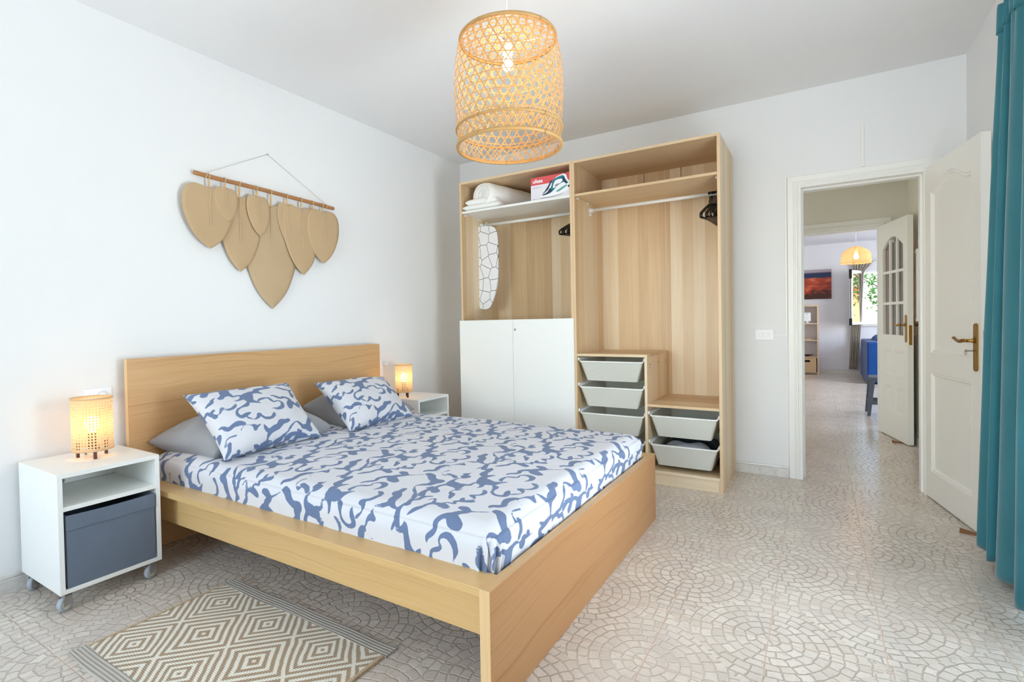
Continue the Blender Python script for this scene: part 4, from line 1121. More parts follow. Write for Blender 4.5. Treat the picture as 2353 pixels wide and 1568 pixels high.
# folded textiles in the lowest right basket
def folded(name, label, mat, x0, x1, y0, y1, z0, z1, seed, cat='textile'):
    c = ((x0+x1)/2, (y0+y1)/2, z0); m = MB(c)
    def fn(u, v):
        a, b = u*2-1, v*2-1
        e = max(0, 1-abs(a)**4)*max(0, 1-abs(b)**4)
        return (x0+(x1-x0)*u, y0+(y1-y0)*v, z0+(z1-z0)*(e**0.35)*(0.86+0.22*vnoise(u*4+seed, v*3, seed)))
    m.grid(fn, 30, 24, flip=False); m.box(x0+0.01, x1-0.01, y0+0.01, y1-0.01, z0, z0+0.004)
    return tag(m.build(name, mat), label, cat)
M_DTEX = m_fabric('dark_teal_textile', (40, 52, 60), 0.3, 0.006, 18); M_LTEX = m_fabric('light_grey_textile', (176, 180, 190), 0.12, 0.006, 10)
folded('folded_blanket', 'folded light grey blanket in the lowest mesh drawer', M_LTEX, 2.01, 2.345, -0.55, -0.36, zb5+0.003, zb5+0.145, 3, 'blanket')
folded('folded_clothing', 'dark crumpled clothing at the back of the lowest mesh drawer', M_DTEX, 2.015, 2.36, -0.355, -0.13, zb5+0.003, zb5+0.160, 8, 'clothing')

# ---- rolled duvet on the white shelf
def duvet():
    """a quilt folded flat at the bottom, its rest rolled into a fat roll that narrows to the back"""
    zs = 2.0585; o = (0.72, -0.35, zs)
    r = thing('rolled_duvet', 'rolled white duvet on the top shelf of the left wardrobe', 'duvet', o)
    A = Vector((0.605, -0.565, zs+0.125)); B = Vector((0.80, -0.08, zs+0.105)); d = (B-A).normalized()
    sx = Vector((d.y, -d.x, 0)).normalized(); up = Vector((0, 0, 1))
    N = 72; K = 26
    def rad(a, t):
        rx = 0.134-0.012*t; rz = 0.104-0.012*t
        w = 1 + 0.030*(vnoise(cos(a)*2+3, sin(a)*2+t*5, 4)-0.5) + 0.05*max(0, t-0.35)*sin(a*3+t*20+vnoise(a*3, t*9, 2)*4)
        return rx*w, rz*w
    def fn(u, v):
        a = 2*pi*u; t = v; c = A+(B-A)*t; rx, rz = rad(a, t)
        e = 1.0
        if t < 0.08: e = 0.86+0.14*sin(pi/2*t/0.08)
        if t > 0.90: e = 1-0.5*((t-0.90)/0.10)**2
        z = c.z+sin(a)*rz*e; p = c+sx*cos(a)*rx*e; return (p.x, p.y, max(zs+0.004, z))
    m = MB(o).grid(fn, N, K)
    # spiral end face
    def cap(u, v):
        a = 2*pi*u; rr = v; rx, rz = rad(a, 0)
        swirl = abs(sin((rr*2.6 - u)*pi))
        dep = 0.022*(swirl**0.5) - 0.020 - 0.016*(1-rr)**2
        if rr > 0.9: dep = -0.0+dep*(1-(rr-0.9)*10)
        p = A - d*(dep) + sx*cos(a)*rx*rr*0.86; z = A.z+sin(a)*rz*rr*0.86
        return (p.x, p.y, max(zs+0.004, z))
    m.grid(cap, N, 22)
    def cap2(u, v):
        a = 2*pi*u; rx, rz = rad(a, 1); p = B + sx*cos(a)*rx*v*0.5; return (p.x, p.y, max(zs+0.004, B.z+sin(a)*rz*v*0.5))
    m.grid(cap2, N, 4)
    m.build('duvet_roll', M_DUVET, r, recalc=False)
    for n_, (xa, xb, y0, y1, za, zb_) in enumerate(((0.436, 0.80, -0.600, -0.10, 0.0, 0.056), (0.458, 0.76, -0.590, -0.10, 0.040, 0.104))):
        m = MB(o); nn = 40
        def lay(u, v, top):
            u, v = 0.5-0.5*cos(pi*u), 0.5-0.5*cos(pi*v)
            a, b = u*2-1, v*2-1
            e = (max(0, 1-abs(a)**9)*max(0, 1-abs(b)**9))**0.5
            x = xa+(xb-xa)*u + 0.010*sin(v*9+n_*2)*(1-abs(a)); y = y0+(y1-y0)*v
            mid = (za+zb_)/2; hh = (zb_-za)/2
            z = mid + (hh*e if top else -hh*e) + (0.006*(vnoise(u*5, v*6, n_+3)-0.5)*e if top else 0)
            return (x, y, max(zs+0.002, zs+z))
        m.grid(lambda u, v: lay(u, v, True), nn, nn); m.grid(lambda u, v: lay(u, v, False), nn, nn, flip=True)
        m.build('folded_layer', M_DUVET, r, recalc=False, weld=True)
duvet()

# ---- iron box
M_RED = plain('red_carton_print', (226, 86, 92), 0.4, var=0.03); M_CARD = plain('white_carton', (232, 230, 236), 0.4, var=0.02)
M_TEAL = plain('teal_print', (22, 128, 146), 0.35, var=0.1, scale=80); M_NAVY = plain('navy_print', (24, 56, 84), 0.35, var=0.1)
M_PW = plain('white_print', (246, 247, 250), 0.4, var=0.01); M_PG = plain('grey_print', (150, 150, 156), 0.5); M_LTEAL = plain('pale_teal_print', (110, 170, 172), 0.4)
def iron_box():
    xa, xb, yf, yb, z0, z1 = 1.078, 1.400, -0.590, -0.44, 2.0588, 2.232
    o = ((xa+xb)/2, (yf+yb)/2, z0); w = xb-xa; h = z1-z0
    r = thing('iron_box', 'red and white carton picturing a steam iron on the top shelf', 'box', o)
    zr = z0+h*0.665
    MB(o).box(xa, xb, yf, yb, z0, zr).build('carton', M_CARD, r)
    m = MB(o).box(xa, xb, yf, yb, zr, z1).box(xa-0.0004, xa, yf, yb, z0, z1).build('red_band', M_RED, r)
    # printed picture, in fractions of the front (u right, v up)
    P = lambda u, v, k: (xa+u*w, yf-0.0004*k, z0+v*h)
    def patch(mb, pts, k, n=0):
        q = smoothpath([(a, b, 0) for a, b in pts], 4, closed=True) if n else [Vector((a, b, 0)) for a, b in pts]
        mb.add([P(p.x, p.y, k) for p in q], [tuple(range(len(q)))])
    m = MB(o)
    mats = [M_PW, M_TEAL, M_NAVY, M_LTEAL, M_PG, M_CARD]
    def put(mi, pts, k, sm=1): m.cur = mi; patch(m, pts, k, sm)
    put(2, [(0.30, 0.24), (0.36, 0.33), (0.48, 0.62), (0.52, 0.76), (0.56, 0.74), (0.50, 0.55), (0.44, 0.36), (0.38, 0.27)], 1)      # stand shadow
    put(0, [(0.27, 0.16), (0.55, 0.52), (0.62, 0.82), (0.80, 0.95), (0.90, 0.93), (0.94, 0.75), (0.985, 0.55), (0.99, 0.30), (0.80, 0.16), (0.52, 0.10), (0.27, 0.09)], 2)
    put(1, [(0.29, 0.18), (0.44, 0.30), (0.54, 0.52), (0.57, 0.74), (0.66, 0.84), (0.84, 0.90), (0.90, 0.72), (0.98, 0.50), (0.985, 0.40), (0.86, 0.60), (0.70, 0.50), (0.58, 0.30), (0.44, 0.19)], 3)
    put(2, [(0.29, 0.175), (0.42, 0.27), (0.50, 0.43), (0.55, 0.30), (0.44, 0.20), (0.34, 0.165)], 4)
    put(0, [(0.58, 0.44), (0.60, 0.60), (0.66, 0.74), (0.80, 0.76), (0.82, 0.66), (0.70, 0.52), (0.62, 0.42)], 5)
    put(4, [(0.62, 0.50), (0.66, 0.56), (0.74, 0.58), (0.70, 0.52), (0.64, 0.47)], 6)
    put(2, [(0.84, 0.84), (0.92, 0.60), (0.99, 0.42), (0.985, 0.34), (0.95, 0.40), (0.88, 0.58), (0.82, 0.70)], 4)
    put(0, [(0.66, 0.34), (0.95, 0.53), (0.97, 0.44), (0.72, 0.25)], 5); put(3, [(0.66, 0.27), (0.90, 0.47), (0.93, 0.42), (0.74, 0.24)], 6)
    put(4, [(0.26, 0.075), (0.55, 0.065), (0.78, 0.115), (0.84, 0.15), (0.78, 0.095), (0.55, 0.04), (0.26, 0.05)], 5)
    put(2, [(0.86, 0.955), (0.88, 1.00-0.01), (0.925, 0.99), (0.90, 0.955)], 5, 0)
    for (a, b, c, d) in ((0.05, 0.555, 0.23, 0.012), (0.05, 0.515, 0.15, 0.008), (0.05, 0.06, 0.05, 0.008), (0.05, 0.035, 0.14, 0.006)):
        put(4, [(a, b), (a+c, b), (a+c, b+d), (a, b+d)], 1, 0)
    m.build('printed_iron', mats, r, recalc=False)
    cu = bpy.data.curves.new('lettering', 'FONT'); cu.body = 'ufesa'; cu.size = 0.042; cu.extrude = 0.0003; cu.offset = 0.0009
    tmp = bpy.data.objects.new('lettering_outline', cu); lm = bpy.data.meshes.new_from_object(tmp); bpy.data.objects.remove(tmp)
    lm.materials.clear(); lm.materials.append(M_PW)
    t = bpy.data.objects.new('lettering', lm); COL.objects.link(t); t.parent = r
    t.rotation_euler = (pi/2, 0, 0); t.location = Vector((xa+0.016, yf-0.0006, z0+h*0.755))-Vector(o)
iron_box()

# ---- ironing board hung on the rail
def m_hexprint():
    g = G('ironing_cover_print', 0.8, spec=0.2); X, Y, Z = g.xyz()
    U, V = X, Z
    v = g.n.new('ShaderNodeTexVoronoi'); v.voronoi_dimensions = '2D'; v.feature = 'DISTANCE_TO_EDGE'; v.inputs['Scale'].default_value = 12.5; v.inputs['Randomness'].default_value = 0.55
    g.put(g.vec(U*1.0, V*0.82, 0.0), v.inputs['Vector'])
    line = g.step(E(g, v.outputs['Distance']), 0.017, 0.030)
    g.color(g.mix(line, s2l((96, 98, 96)), s2l((236, 236, 240)))); g.bump(g.noise(g.coords(), 8, 3), 0.004, 0.5); return g.m
def ironing_board():
    o = (0.478, -0.34, 1.24); r = thing('ironing_board', 'ironing board with white line pattern cover hanging in the left wardrobe', 'ironing board', o, radians(4))
    # local outline (x, z), nose down
    half = [(0.0, 0.0), (0.035, 0.008), (0.062, 0.04), (0.092, 0.13), (0.115, 0.24), (0.124, 0.36), (0.124, 0.58), (0.118, 0.66), (0.098, 0.705), (0.055, 0.728), (0.0, 0.731)]
    R = smoothpath([(a, b, 0) for a, b in half], 5)
    poly = [(p.x*1.13, p.y) for p in R] + [(-p.x*1.13, p.y) for p in reversed(R[1:-1])]
    m = MB(); m.prism(poly, (0, 0.020, 0), lambda a, b: (a, -0.010, b))
    m.build('padded_cover', m_hexprint(), r, bevel=0.006, seg=3)
    n = len(poly); e = MB(); e.tube([(a*0.97, 0.012, 0.366+(b-0.366)*0.985) for a, b in poly], 0.005, 8, closed=True)
    for x in (-0.05, 0.05): e.tube([(x, 0.03, 0.10), (x, 0.035, 0.60)], 0.007, 8)
    e.build('metal_frame', M_STEEL, r)
    MB().tube(smoothpath([(0.022, 0.0, 0.725), (0.022, 0.0, 0.742), (0.022, 0.012, 0.760), (0.022, 0.030, 0.764), (0.022, 0.046, 0.752)], 4), 0.003, 8).build('hook', M_PLASTIC, r)
ironing_board()

# ---- clothes hangers
def hanger_root(label, group):
    r = thing('clothes_hanger', label, 'hanger', (0, 0, 0), 0, group)
    # local: hangs in the yz plane, rail centre at the origin
    hk = [(0, 0.0165*sin(a), 0.0165*cos(a)+0.0) for a in [radians(d) for d in range(-100, 101, 20)]]
    pts = [(0, p[1], p[2]) for p in hk] + [(0, 0.0145, -0.02), (0, 0.004, -0.045), (0, 0.0, -0.075)]
    MB().tube([Vector(p) for p in pts], 0.0042, 6).build('hook', M_BLACK, r)
    body = smoothpath([(0, 0.0, -0.072), (0, 0.05, -0.088), (0, 0.12, -0.118), (0, 0.185, -0.150), (0, 0.205, -0.166), (0, 0.202, -0.182), (0, 0.185, -0.185), (0, 0.0, -0.178),
                       (0, -0.185, -0.185), (0, -0.202, -0.182), (0, -0.205, -0.166), (0, -0.185, -0.150), (0, -0.12, -0.118), (0, -0.05, -0.088)], 3, closed=True)
    m = MB(); m.tube(body, 0.0068, 6, closed=True)
    for s in (-1, 1): m.tube([(0, s*0.13, -0.122), (0, s*0.13, -0.134), (0, s*0.115, -0.136)], 0.0022, 6)
    m.box(-0.0015, 0.0015, -0.012, 0.012, -0.10, -0.07)
    m.build('hanger_arms', M_BLACK, r)
    return r
h0 = hanger_root('black plastic hangers bunched at the right end of the left wardrobe rail', 'black hangers in the left wardrobe')
for k in range(7):
    h = h0 if k == 0 else copy_tree(h0); h.location = (1.388-0.0125*k, -0.31, 1.980); h.rotation_euler = (0, 0, radians(random.uniform(-5, 5)-6))
h1 = copy_tree(h0); h1['label'] = 'black plastic hangers bunched at the right end of the right wardrobe rail'; h1['group'] = 'black hangers in the right wardrobe'
for k in range(9):
    h = h1 if k == 0 else copy_tree(h1); h.location = (2.390-0.0095*k, -0.31, 1.983); h.rotation_euler = (0, 0, radians(random.uniform(-4, 4)-4))

# ================================================================ PENDANT LAMP
def pendant():
    cx, cy = 1.847, -2.280; o = (cx, cy, 1.859)
    r = thing('pendant_lamp', 'large woven bamboo pendant lamp hanging over the bed, lit', 'lamp', o)
    prof = smoothpath([(0.217, 0.0, 0), (0.219, 0.075, 0), (0.226, 0.16, 0), (0.229, 0.25, 0), (0.225, 0.335, 0), (0.214, 0.405, 0), (0.200, 0.452, 0)], 8)
    def R(h):
        for a, b in zip(prof, prof[1:]):
            if a.y <= h <= b.y: return a.x+(b.x-a.x)*(h-a.y)/(b.y-a.y+1e-9)
        return prof[-1].x if h > 0.2 else prof[0].x
    m = MB(); n = 36; hw = 0.0026
    def ribbon(pts, hw, off):
        """pts: list of (angle, h)"""
        vs = []
        for i, (a, h) in enumerate(pts):
            a0, h0 = pts[max(0, i-1)]; a1, h1 = pts[min(len(pts)-1, i+1)]; rr = R(h)+off
            ta, th = (a1-a0)*rr, (h1-h0); l = sqrt(ta*ta+th*th)+1e-9; na, nh = -th/l*hw, ta/l*hw
            for sg in (-1, 1):
                aa = a+sg*na/rr; hh = h+sg*nh; vs.append((rr*cos(aa), rr*sin(aa), hh))
        m.add(vs, [(2*i, 2*i+1, 2*i+3, 2*i+2) for i in range(len(pts)-1)], smooth=True)
    H0, H1 = 0.075, 0.452; tw = 2*pi/n; cell = 2*pi*0.224/n; rowh = cell*sqrt(3)/2
    rows = int((H1-H0)/rowh)
    for k in range(n):
        for sg in (-1, 1):
            pts = []; steps = 40
            for i in range(steps+1):
                h = H0+(H1-H0)*i/steps
                pts.append((tw*k + sg*(h-H0)/rowh*tw*0.5 + 0.010*sin(h*30+k*2+sg), h))
            ribbon(pts, hw, 0.0012*sg)
    for j in range(rows):
        h = H0+(j+0.5)*rowh
        ribbon([(2*pi*i/72, h+0.0012*sin(i*0.7+j)) for i in range(73)], hw*0.85, 0.0)
    # denser lower band with crossed splints
    for k in range(44):
        for sg in (-1, 1):
            ribbon([(2*pi*k/44 + sg*(h)/0.075*0.22, h) for h in [0.075*i/6 for i in range(7)]], 0.0021, 0.0012*sg)
    sh = m.build('woven_shade', M_BAMBOO, r, recalc=False)
    m = MB(); 
    for k in range(30):
        for sg in (-1, 1):
            ribbon([(2*pi*k/30 + 0.05 + sg*h/0.075*0.34, h) for h in [0.075*i/6 for i in range(7)]], 0.0018, -0.003+0.001*sg)
    m.build('lower_weave', M_BAMBOO, sh, recalc=False)
    # woven disc closing the top
    m = MB(); Rt = 0.199
    for dr in range(3):
        ca, sa = cos(dr*pi/3), sin(dr*pi/3)
        for k in range(-6, 7):
            q = k*0.030 + (0.015 if dr == 2 else 0); L = Rt*Rt-q*q
            if L <= 0: continue
            L = sqrt(L); P = []
            for t in (-L, L):
                for w in (-0.0026, 0.0026): P.append((t*ca-(q+w)*sa, t*sa+(q+w)*ca, 0.449+0.0012*dr))
            m.add(P, [(0, 1, 3, 2)])
    m.build('top_weave', M_BAMBOO, sh, recalc=False)
    def hoop(h, rr, hh, th, name):
        mm = MB(); mm.lathe((0, 0, 0), [(rr-th, h-hh), (rr+th, h-hh), (rr+th*1.4, h), (rr+th, h+hh), (rr-th, h+hh), (rr-th, h-hh)], 72)
        for k in range(5):
            a = 0.9+k*1.25; 
            for q in (0, 0.012): mm.tube([(rr*cos(a+q)+ (th+0.003)*cos(t)*cos(a+q), rr*sin(a+q)+(th+0.003)*cos(t)*sin(a+q), h+(hh+0.002)*sin(t)) for t in [2*pi*i/10 for i in range(10)]], 0.0009, 5, closed=True)
        mm.build(name, M_HOOP, r)
    hoop(0.006, 0.219, 0.007, 0.0045, 'bottom_hoop'); hoop(0.076, 0.222, 0.0045, 0.0035, 'lower_hoop'); hoop(0.452, 0.200, 0.006, 0.005, 'top_hoop')
    # top spokes carry the socket
    m = MB()
    for k in range(3): a = 2*pi*k/3+0.4; m.tube([(0.2*cos(a), 0.2*sin(a), 0.452), (0.02*cos(a), 0.02*sin(a), 0.440)], 0.0022, 8)
    m.lathe((0, 0, 0.434), [(0.021, 0), (0.024, 0), (0.024, 0.010), (0.021, 0.010), (0.021, 0)], 24)
    m.build('spider_fitting', M_WMETAL, r)
    MB().cyl((0, 0, 0.395), (0, 0, 0.455), 0.021).cyl((0, 0, 0.455), (0, 0, 0.475), 0.012, r2=0.005).build('bulb_socket', M_PLASTIC, r)
    MB().tube([(0, 0, 0.47), (0, 0, ZC-1.859-0.03)], 0.0033, 10).build('power_cord', M_PLASTIC, r)
    MB().lathe((0, 0, ZC-1.859), [(0.05, -0.002), (0.05, -0.012), (0.03, -0.035), (0.006, -0.040), (0.0001, -0.040)], 28).build('ceiling_rose', M_PLASTIC, r)
    MB().lathe((0, 0, 0), [(0.012, 0.395), (0.014, 0.385), (0.020, 0.366), (0.0235, 0.350), (0.020, 0.334), (0.010, 0.325), (0.0001, 0.323)], 28).build('light_bulb', M_BULBP, r)
M_BULBP = emis('warm_pendant_bulb', (255, 205, 135), 95.0)
pendant()

# ================================================================ RUG
def rug():
    x0, x1, y0, y1 = 0.765, 1.700, -3.500, -2.888; o = ((x0+x1)/2, (y0+y1)/2, 0)
    r = thing('rug', 'small cream and brown diamond weave rug with grey ends on floor by bed', 'rug', o)
    def sheet(xa, xb, ya, yb, nu, nv, amp, lift=0.0):
        def top(u, v):
            x = xa+(xb-xa)*u; y = ya+(yb-ya)*v
            return (x, y+0.003*sin(x*11), 0.0075+amp*(0.5+0.5*sin(x*19+y*7))*0.5+lift)
        m = MB(o); m.grid(top, nu, nv)
        m.grid(lambda u, v: (xa+(xb-xa)*u, ya+(yb-ya)*v+0.003*sin((xa+(xb-xa)*u)*11), 0.0005), nu, nv, flip=True)
        edge = []
        for i in range(nu+1): edge.append((i/nu, 0))
        for j in range(1, nv+1): edge.append((1, j/nv))
        for i in range(1, nu+1): edge.append((1-i/nu, 1))
        for j in range(1, nv): edge.append((0, 1-j/nv))
        k = len(edge); tp = [top(u, v) for u, v in edge]; bt = [(p[0], p[1], 0.0005) for p in tp]
        m.add(tp+bt, [((i+1) % k, i, k+i, k+(i+1) % k) for i in range(k)])
        return m
    sheet(x0, x1, y0+0.055, y1-0.055, 50, 24, 0.001).build('woven_field', M_RUG, r, recalc=False)
    b = sheet(x0-0.012, x1+0.004, y0, y0+0.055, 60, 8, 0.006).build('end_band', M_RUGB, r, recalc=False); b['label'] = 'grey ribbed end band'
    b = sheet(x0-0.004, x1+0.012, y1-0.055, y1, 60, 8, 0.006).build('end_band', M_RUGB, r, recalc=False); b['label'] = 'grey ribbed end band'
    m = MB(o)
    for k in range(64):
        y = y0+0.058+(y1-y0-0.116)*(k+0.5)/64
        for xx in (x0, x1): m.box(xx-0.006, xx+0.006, y-0.0022, y+0.0022, 0.001, 0.0105)
    m.build('edge_stitching', M_TWINE, r)['kind'] = 'stuff'
rug()

# ================================================================ CURTAIN
def curtain():
    o = (3.60, -1.60, 1.2)
    P = [(3.672, -0.975), (3.600, -0.945), (3.556, -0.985), (3.600, -1.040), (3.612, -1.070), (3.562, -1.105), (3.580, -1.125), (3.665, -1.115), (3.685, -1.150), (3.640, -1.205), (3.585, -1.225), (3.560, -1.290), (3.60, -1.36), (3.665, -1.40),
         (3.655, -1.47), (3.58, -1.50), (3.555, -1.56), (3.62, -1.62), (3.665, -1.67), (3.60, -1.75), (3.56, -1.82)]
    B = smoothpath([(x, y, 0) for x, y in P], 7); n = len(B)-1
    z0, z1 = 0.035, 2.37
    def fn(u, v):
        i = u*n; k = int(min(n-1, i)); f = i-k; b = B[k]*(1-f)+B[k+1]*f
        y_top = -1.185 + (b.y+0.945)*0.62; xm = 3.625
        g = v**1.25
        x = b.x*(1-g) + (xm+(b.x-xm)*0.62)*g; y = b.y*(1-g) + y_top*g
        fine = sin(u*150)*0.004*max(0, (v-0.82)/0.18) + 0.003*(vnoise(u*16, v*7, 3)-0.5) + 0.010*(vnoise(u*6, v*3.2, 7)-0.5)*(1-v)
        z = z0+(z1-z0)*v
        bot = 0.022*(vnoise(u*9, 0, 5)-0.2) + 0.018*sin(u*22)
        z += (1-v)*bot*0.6
        return (min(3.69, x+fine), y, z)
    r = thing('curtain', 'teal curtain hanging to the floor beside the open white door', 'curtain', o)
    m = MB(o).grid(fn, 260, 70); c = m.build('curtain_cloth', M_CURT, r, recalc=False, solid=0.0018)
    h = MB(o)
    def hem(u, v):
        p = Vector(fn(u, v*0.062)); q = Vector(fn(min(1, u+0.003), v*0.062)); d = (q-p); nn = Vector((d.y, -d.x, 0))
        if nn.length < 1e-6: nn = Vector((-1, 0, 0))
        nn.normalize(); return p-nn*0.0016*(1 if True else -1)+nn*0.0032*0
    h.grid(hem, 260, 5)
    h.build('hem', M_CURT, c, recalc=False, solid=0.0022)
    hd = MB(o)
    def head(u, v):
        p = Vector(fn(u, 0.965+v*0.035)); return (min(3.692, p.x-0.004-0.006*sin(u*170)*0.6), p.y, p.z+0.03*v)
    hd.grid(head, 300, 5)
    hd.build('gathered_heading', M_CURT, c, recalc=False, solid=0.002)
    rod = thing('curtain_rod', 'white curtain rod above the teal curtain on the right wall', 'curtain rod', (3.63, -2.2, 2.485))
    MB((3.63, -2.2, 2.485)).cyl((3.63, -1.20, 2.475), (3.63, -2.9, 2.475), 0.010, 14).build('rod_tube', M_WMETAL, rod)
    MB((3.63, -2.2, 2.485)).box(3.63, XR, -1.49, -1.47, 2.465, 2.485).box(3.63, XR, -2.82, -2.80, 2.465, 2.485).build('rod_bracket', M_WMETAL, rod)
curtain()

# ---- door wedges
def wedge(loc, rot, label):
    m = MB(); L, w, h = 0.085, 0.028, 0.020
    m.add([(0, -w/2, 0), (L, -w/2, 0), (0, w/2, 0), (L, w/2, 0), (0, -w/2, h), (0, w/2, h), (L, -w/2, 0.002), (L, w/2, 0.002)],
          [(0, 2, 3, 1), (0, 1, 6, 4), (2, 5, 7, 3), (4, 6, 7, 5), (0, 4, 5, 2), (1, 3, 7, 6)])
    o = m.build('door_wedge', M_WEDGE, bevel=0.001); o.location = loc; o.rotation_euler = (0, 0, rot); tag(o, label, 'door wedge', None)
wedge((3.552, -0.655, 0), radians(-8), 'brown wooden wedge on the floor under the open bedroom door')
wedge((3.49, 1.60, 0), radians(-4), 'brown wooden wedge on the floor under the glazed hallway door')

# ================================================================ LIVING ROOM THINGS
M_SHW = m_wood('pale_oak_shelving', 2, 0, [(0.1, s2l((196, 168, 140))), (0.9, s2l((224, 202, 178)))], 0.3, 6.0, bandvar=0.3)
def shelving():
    x0, x1, yf, yb, zt = 2.44, 2.962, 7.88, 8.150, 1.362; o = ((x0+x1)/2, (yf+yb)/2, 0)
    r = thing('shelving_unit', 'pale oak shelving unit against the far living room wall', 'shelf', o); t = 0.032
    for (a, b) in ((x0, x0+t), (x1-t, x1)): MB(o).box(a, b, yf, yb, 0, zt).build('side_panel', M_SHW, r, bevel=0.001)
    for z in (0.035, 0.345, 0.675, 1.005, zt-0.0): MB(o).box(x0+t, x1-t, yf, yb, z-0.02 if z < zt else z-t, z).build('shelf', M_SHW, r)
    MB(o).box(x0, x1, yb, yb+0.004, 0, zt).build('back_panel', M_LIV, r)
    return r
shelving()
M_WICK = None
def m_wicker(name, c1, c2):
    g = G(name, 0.7); X, Y, Z = g.xyz(); a = g.math('SINE', (X+Y)*260.0); b = g.math('SINE', Z*330.0); f = a*b*0.5+0.5
    g.color(g.mix(f, s2l(c1), s2l(c2))); g.bump(f, 0.003, 0.8); return g.m
M_WICK = m_wicker('rattan_weave', (206, 168, 124), (232, 204, 164)); M_GWICK = m_wicker('grey_plastic_weave', (66, 74, 88), (108, 118, 132))
def basket_box():
    o = (2.70, 8.0, 0.036); r = thing('wicker_basket', 'square rattan basket on the bottom shelf of the shelving unit', 'basket', o)
    x0, x1 = 2.50, 2.915; m = MB(o)
    m.box(x0, x1, 7.892, 7.912, 0.04, 0.235).box(x0, x1, 7.892, 7.912, 0.275, 0.318).box(x0, 2.70, 7.892, 7.912, 0.235, 0.275).box(2.81, x1, 7.892, 7.912, 0.235, 0.275)
    m.box(x0, x0+0.02, 7.912, 8.13, 0.04, 0.318).box(x1-0.02, x1, 7.912, 8.13, 0.04, 0.318).box(x0, x1, 8.11, 8.13, 0.04, 0.318).box(x0, x1, 7.912, 8.11, 0.04, 0.05)
    m.build('woven_body', M_WICK, r, bevel=0.004)
    MB(o).box(2.705, 2.805, 7.914, 7.917, 0.232, 0.278).build('handle_hole_shade', M_DARK, r)  # dark sheet behind the cut-out, painting the shade inside the basket
basket_box()
def router():
    o = (2.765, 7.95, 1.0055); r = thing('router', 'white upright wireless router on the upper shelf of the shelving unit', 'router', o)
    m = MB(o).box(2.700, 2.826, 7.93, 7.965, 1.04, 1.215).build('case', M_PLASTIC, r, bevel=0.014, seg=4)
    MB(o).cyl((2.765, 7.95, 1.0055), (2.765, 7.95, 1.014), 0.045).cyl((2.765, 7.95, 1.014), (2.765, 7.95, 1.045), 0.02).build('stand', M_PLASTIC, r)
    k = MB(o)
    for (z, w) in ((1.19, 0.05), (1.165, 0.03), (1.11, 0.022), (1.08, 0.012)): k.box(2.763-w/2, 2.763+w/2, 7.9288, 7.9295, z, z+0.006)
    k.build('label_print', M_PG, r)
router()
def bowl():
    o = (2.76, 8.0, 0.3455)
    m = MB(o); L, D = 0.12, 0.07
    def fn(u, v, t):
        a = 2*pi*u; rr = v; x = cos(a)*L*rr; y = sin(a)*D*rr; z = 0.004+0.028*(rr**2) + 0.035*(abs(cos(a))*rr)**4 + t
        return (o[0]+x, o[1]+y, o[2]+z)
    m.grid(lambda u, v: fn(u, v, 0.0), 36, 10); m.grid(lambda u, v: fn(u, v, 0.006 if v < 0.99 else 0.0), 36, 10)
    m.cyl((o[0], o[1], o[2]), (o[0], o[1], o[2]+0.006), 0.03)
    tag(m.build('bowl', M_DWOOD, recalc=False), 'dark curved wooden bowl on the shelf above the rattan basket', 'bowl')
bowl()
def tray():
    o = (2.74, 8.0, 0.6755); m = MB(o)
    m.lathe(o, [(0.0001, 0.0), (0.10, 0.0), (0.115, 0.022), (0.112, 0.022), (0.098, 0.005), (0.0001, 0.005)], 36)
    tag(m.build('tray', M_WICK), 'round woven tray on the middle shelf of the shelving unit', 'tray')
tray()
tag(MB((2.66, 7.96, 0.3455)).box(2.65, 2.70, 7.93, 7.98, 0.3455, 0.44).build('canister', M_BLACK, bevel=0.006), 'small black canister on the shelf behind the dark bowl', 'canister')
def m_dunes():
    g = G('printed_dunes', 0.4); X, Y, Z = g.xyz(); w = g.noise(g.vec(X*3, 0.0, Z*9), 1.0, 5, 0.55, 0.9)
    h = (Z+0.29)/0.58
    hills = g.step(h + (g.noise(g.vec(X*8, 0.0, 0.0), 1.0, 3)-0.5)*0.10, 0.70, 0.74)
    skyc = g.ramp(h, [(0.74, s2l((24, 46, 92))), (0.88, s2l((30, 40, 76))), (0.93, s2l((170, 160, 168)))])
    sand = g.ramp(w*0.75+(h-0.4)*0.35, [(0.25, s2l((66, 20, 16))), (0.42, s2l((176, 62, 36))), (0.55, s2l((216, 122, 80))), (0.7, s2l((160, 84, 60)))])
    g.color(g.mix(hills, sand, skyc)); return g.m
def picture():
    x0, x1, z0, z1 = 2.50, 3.170, 1.484, 2.060; o = ((x0+x1)/2, YL-0.02, (z0+z1)/2)
    r = thing('wall_picture', 'unframed canvas photograph of orange desert dunes on the living room wall', 'picture', o)
    MB(o).box(x0, x1, YL-0.030, YL, z0, z1).build('canvas', m_dunes(), r, bevel=0.002)
    MB(o).box(x0-0.002, x1+0.003, YL-0.006, YL-0.001, z0-0.003, z1+0.003).build('backing', M_DARK, r)
picture()
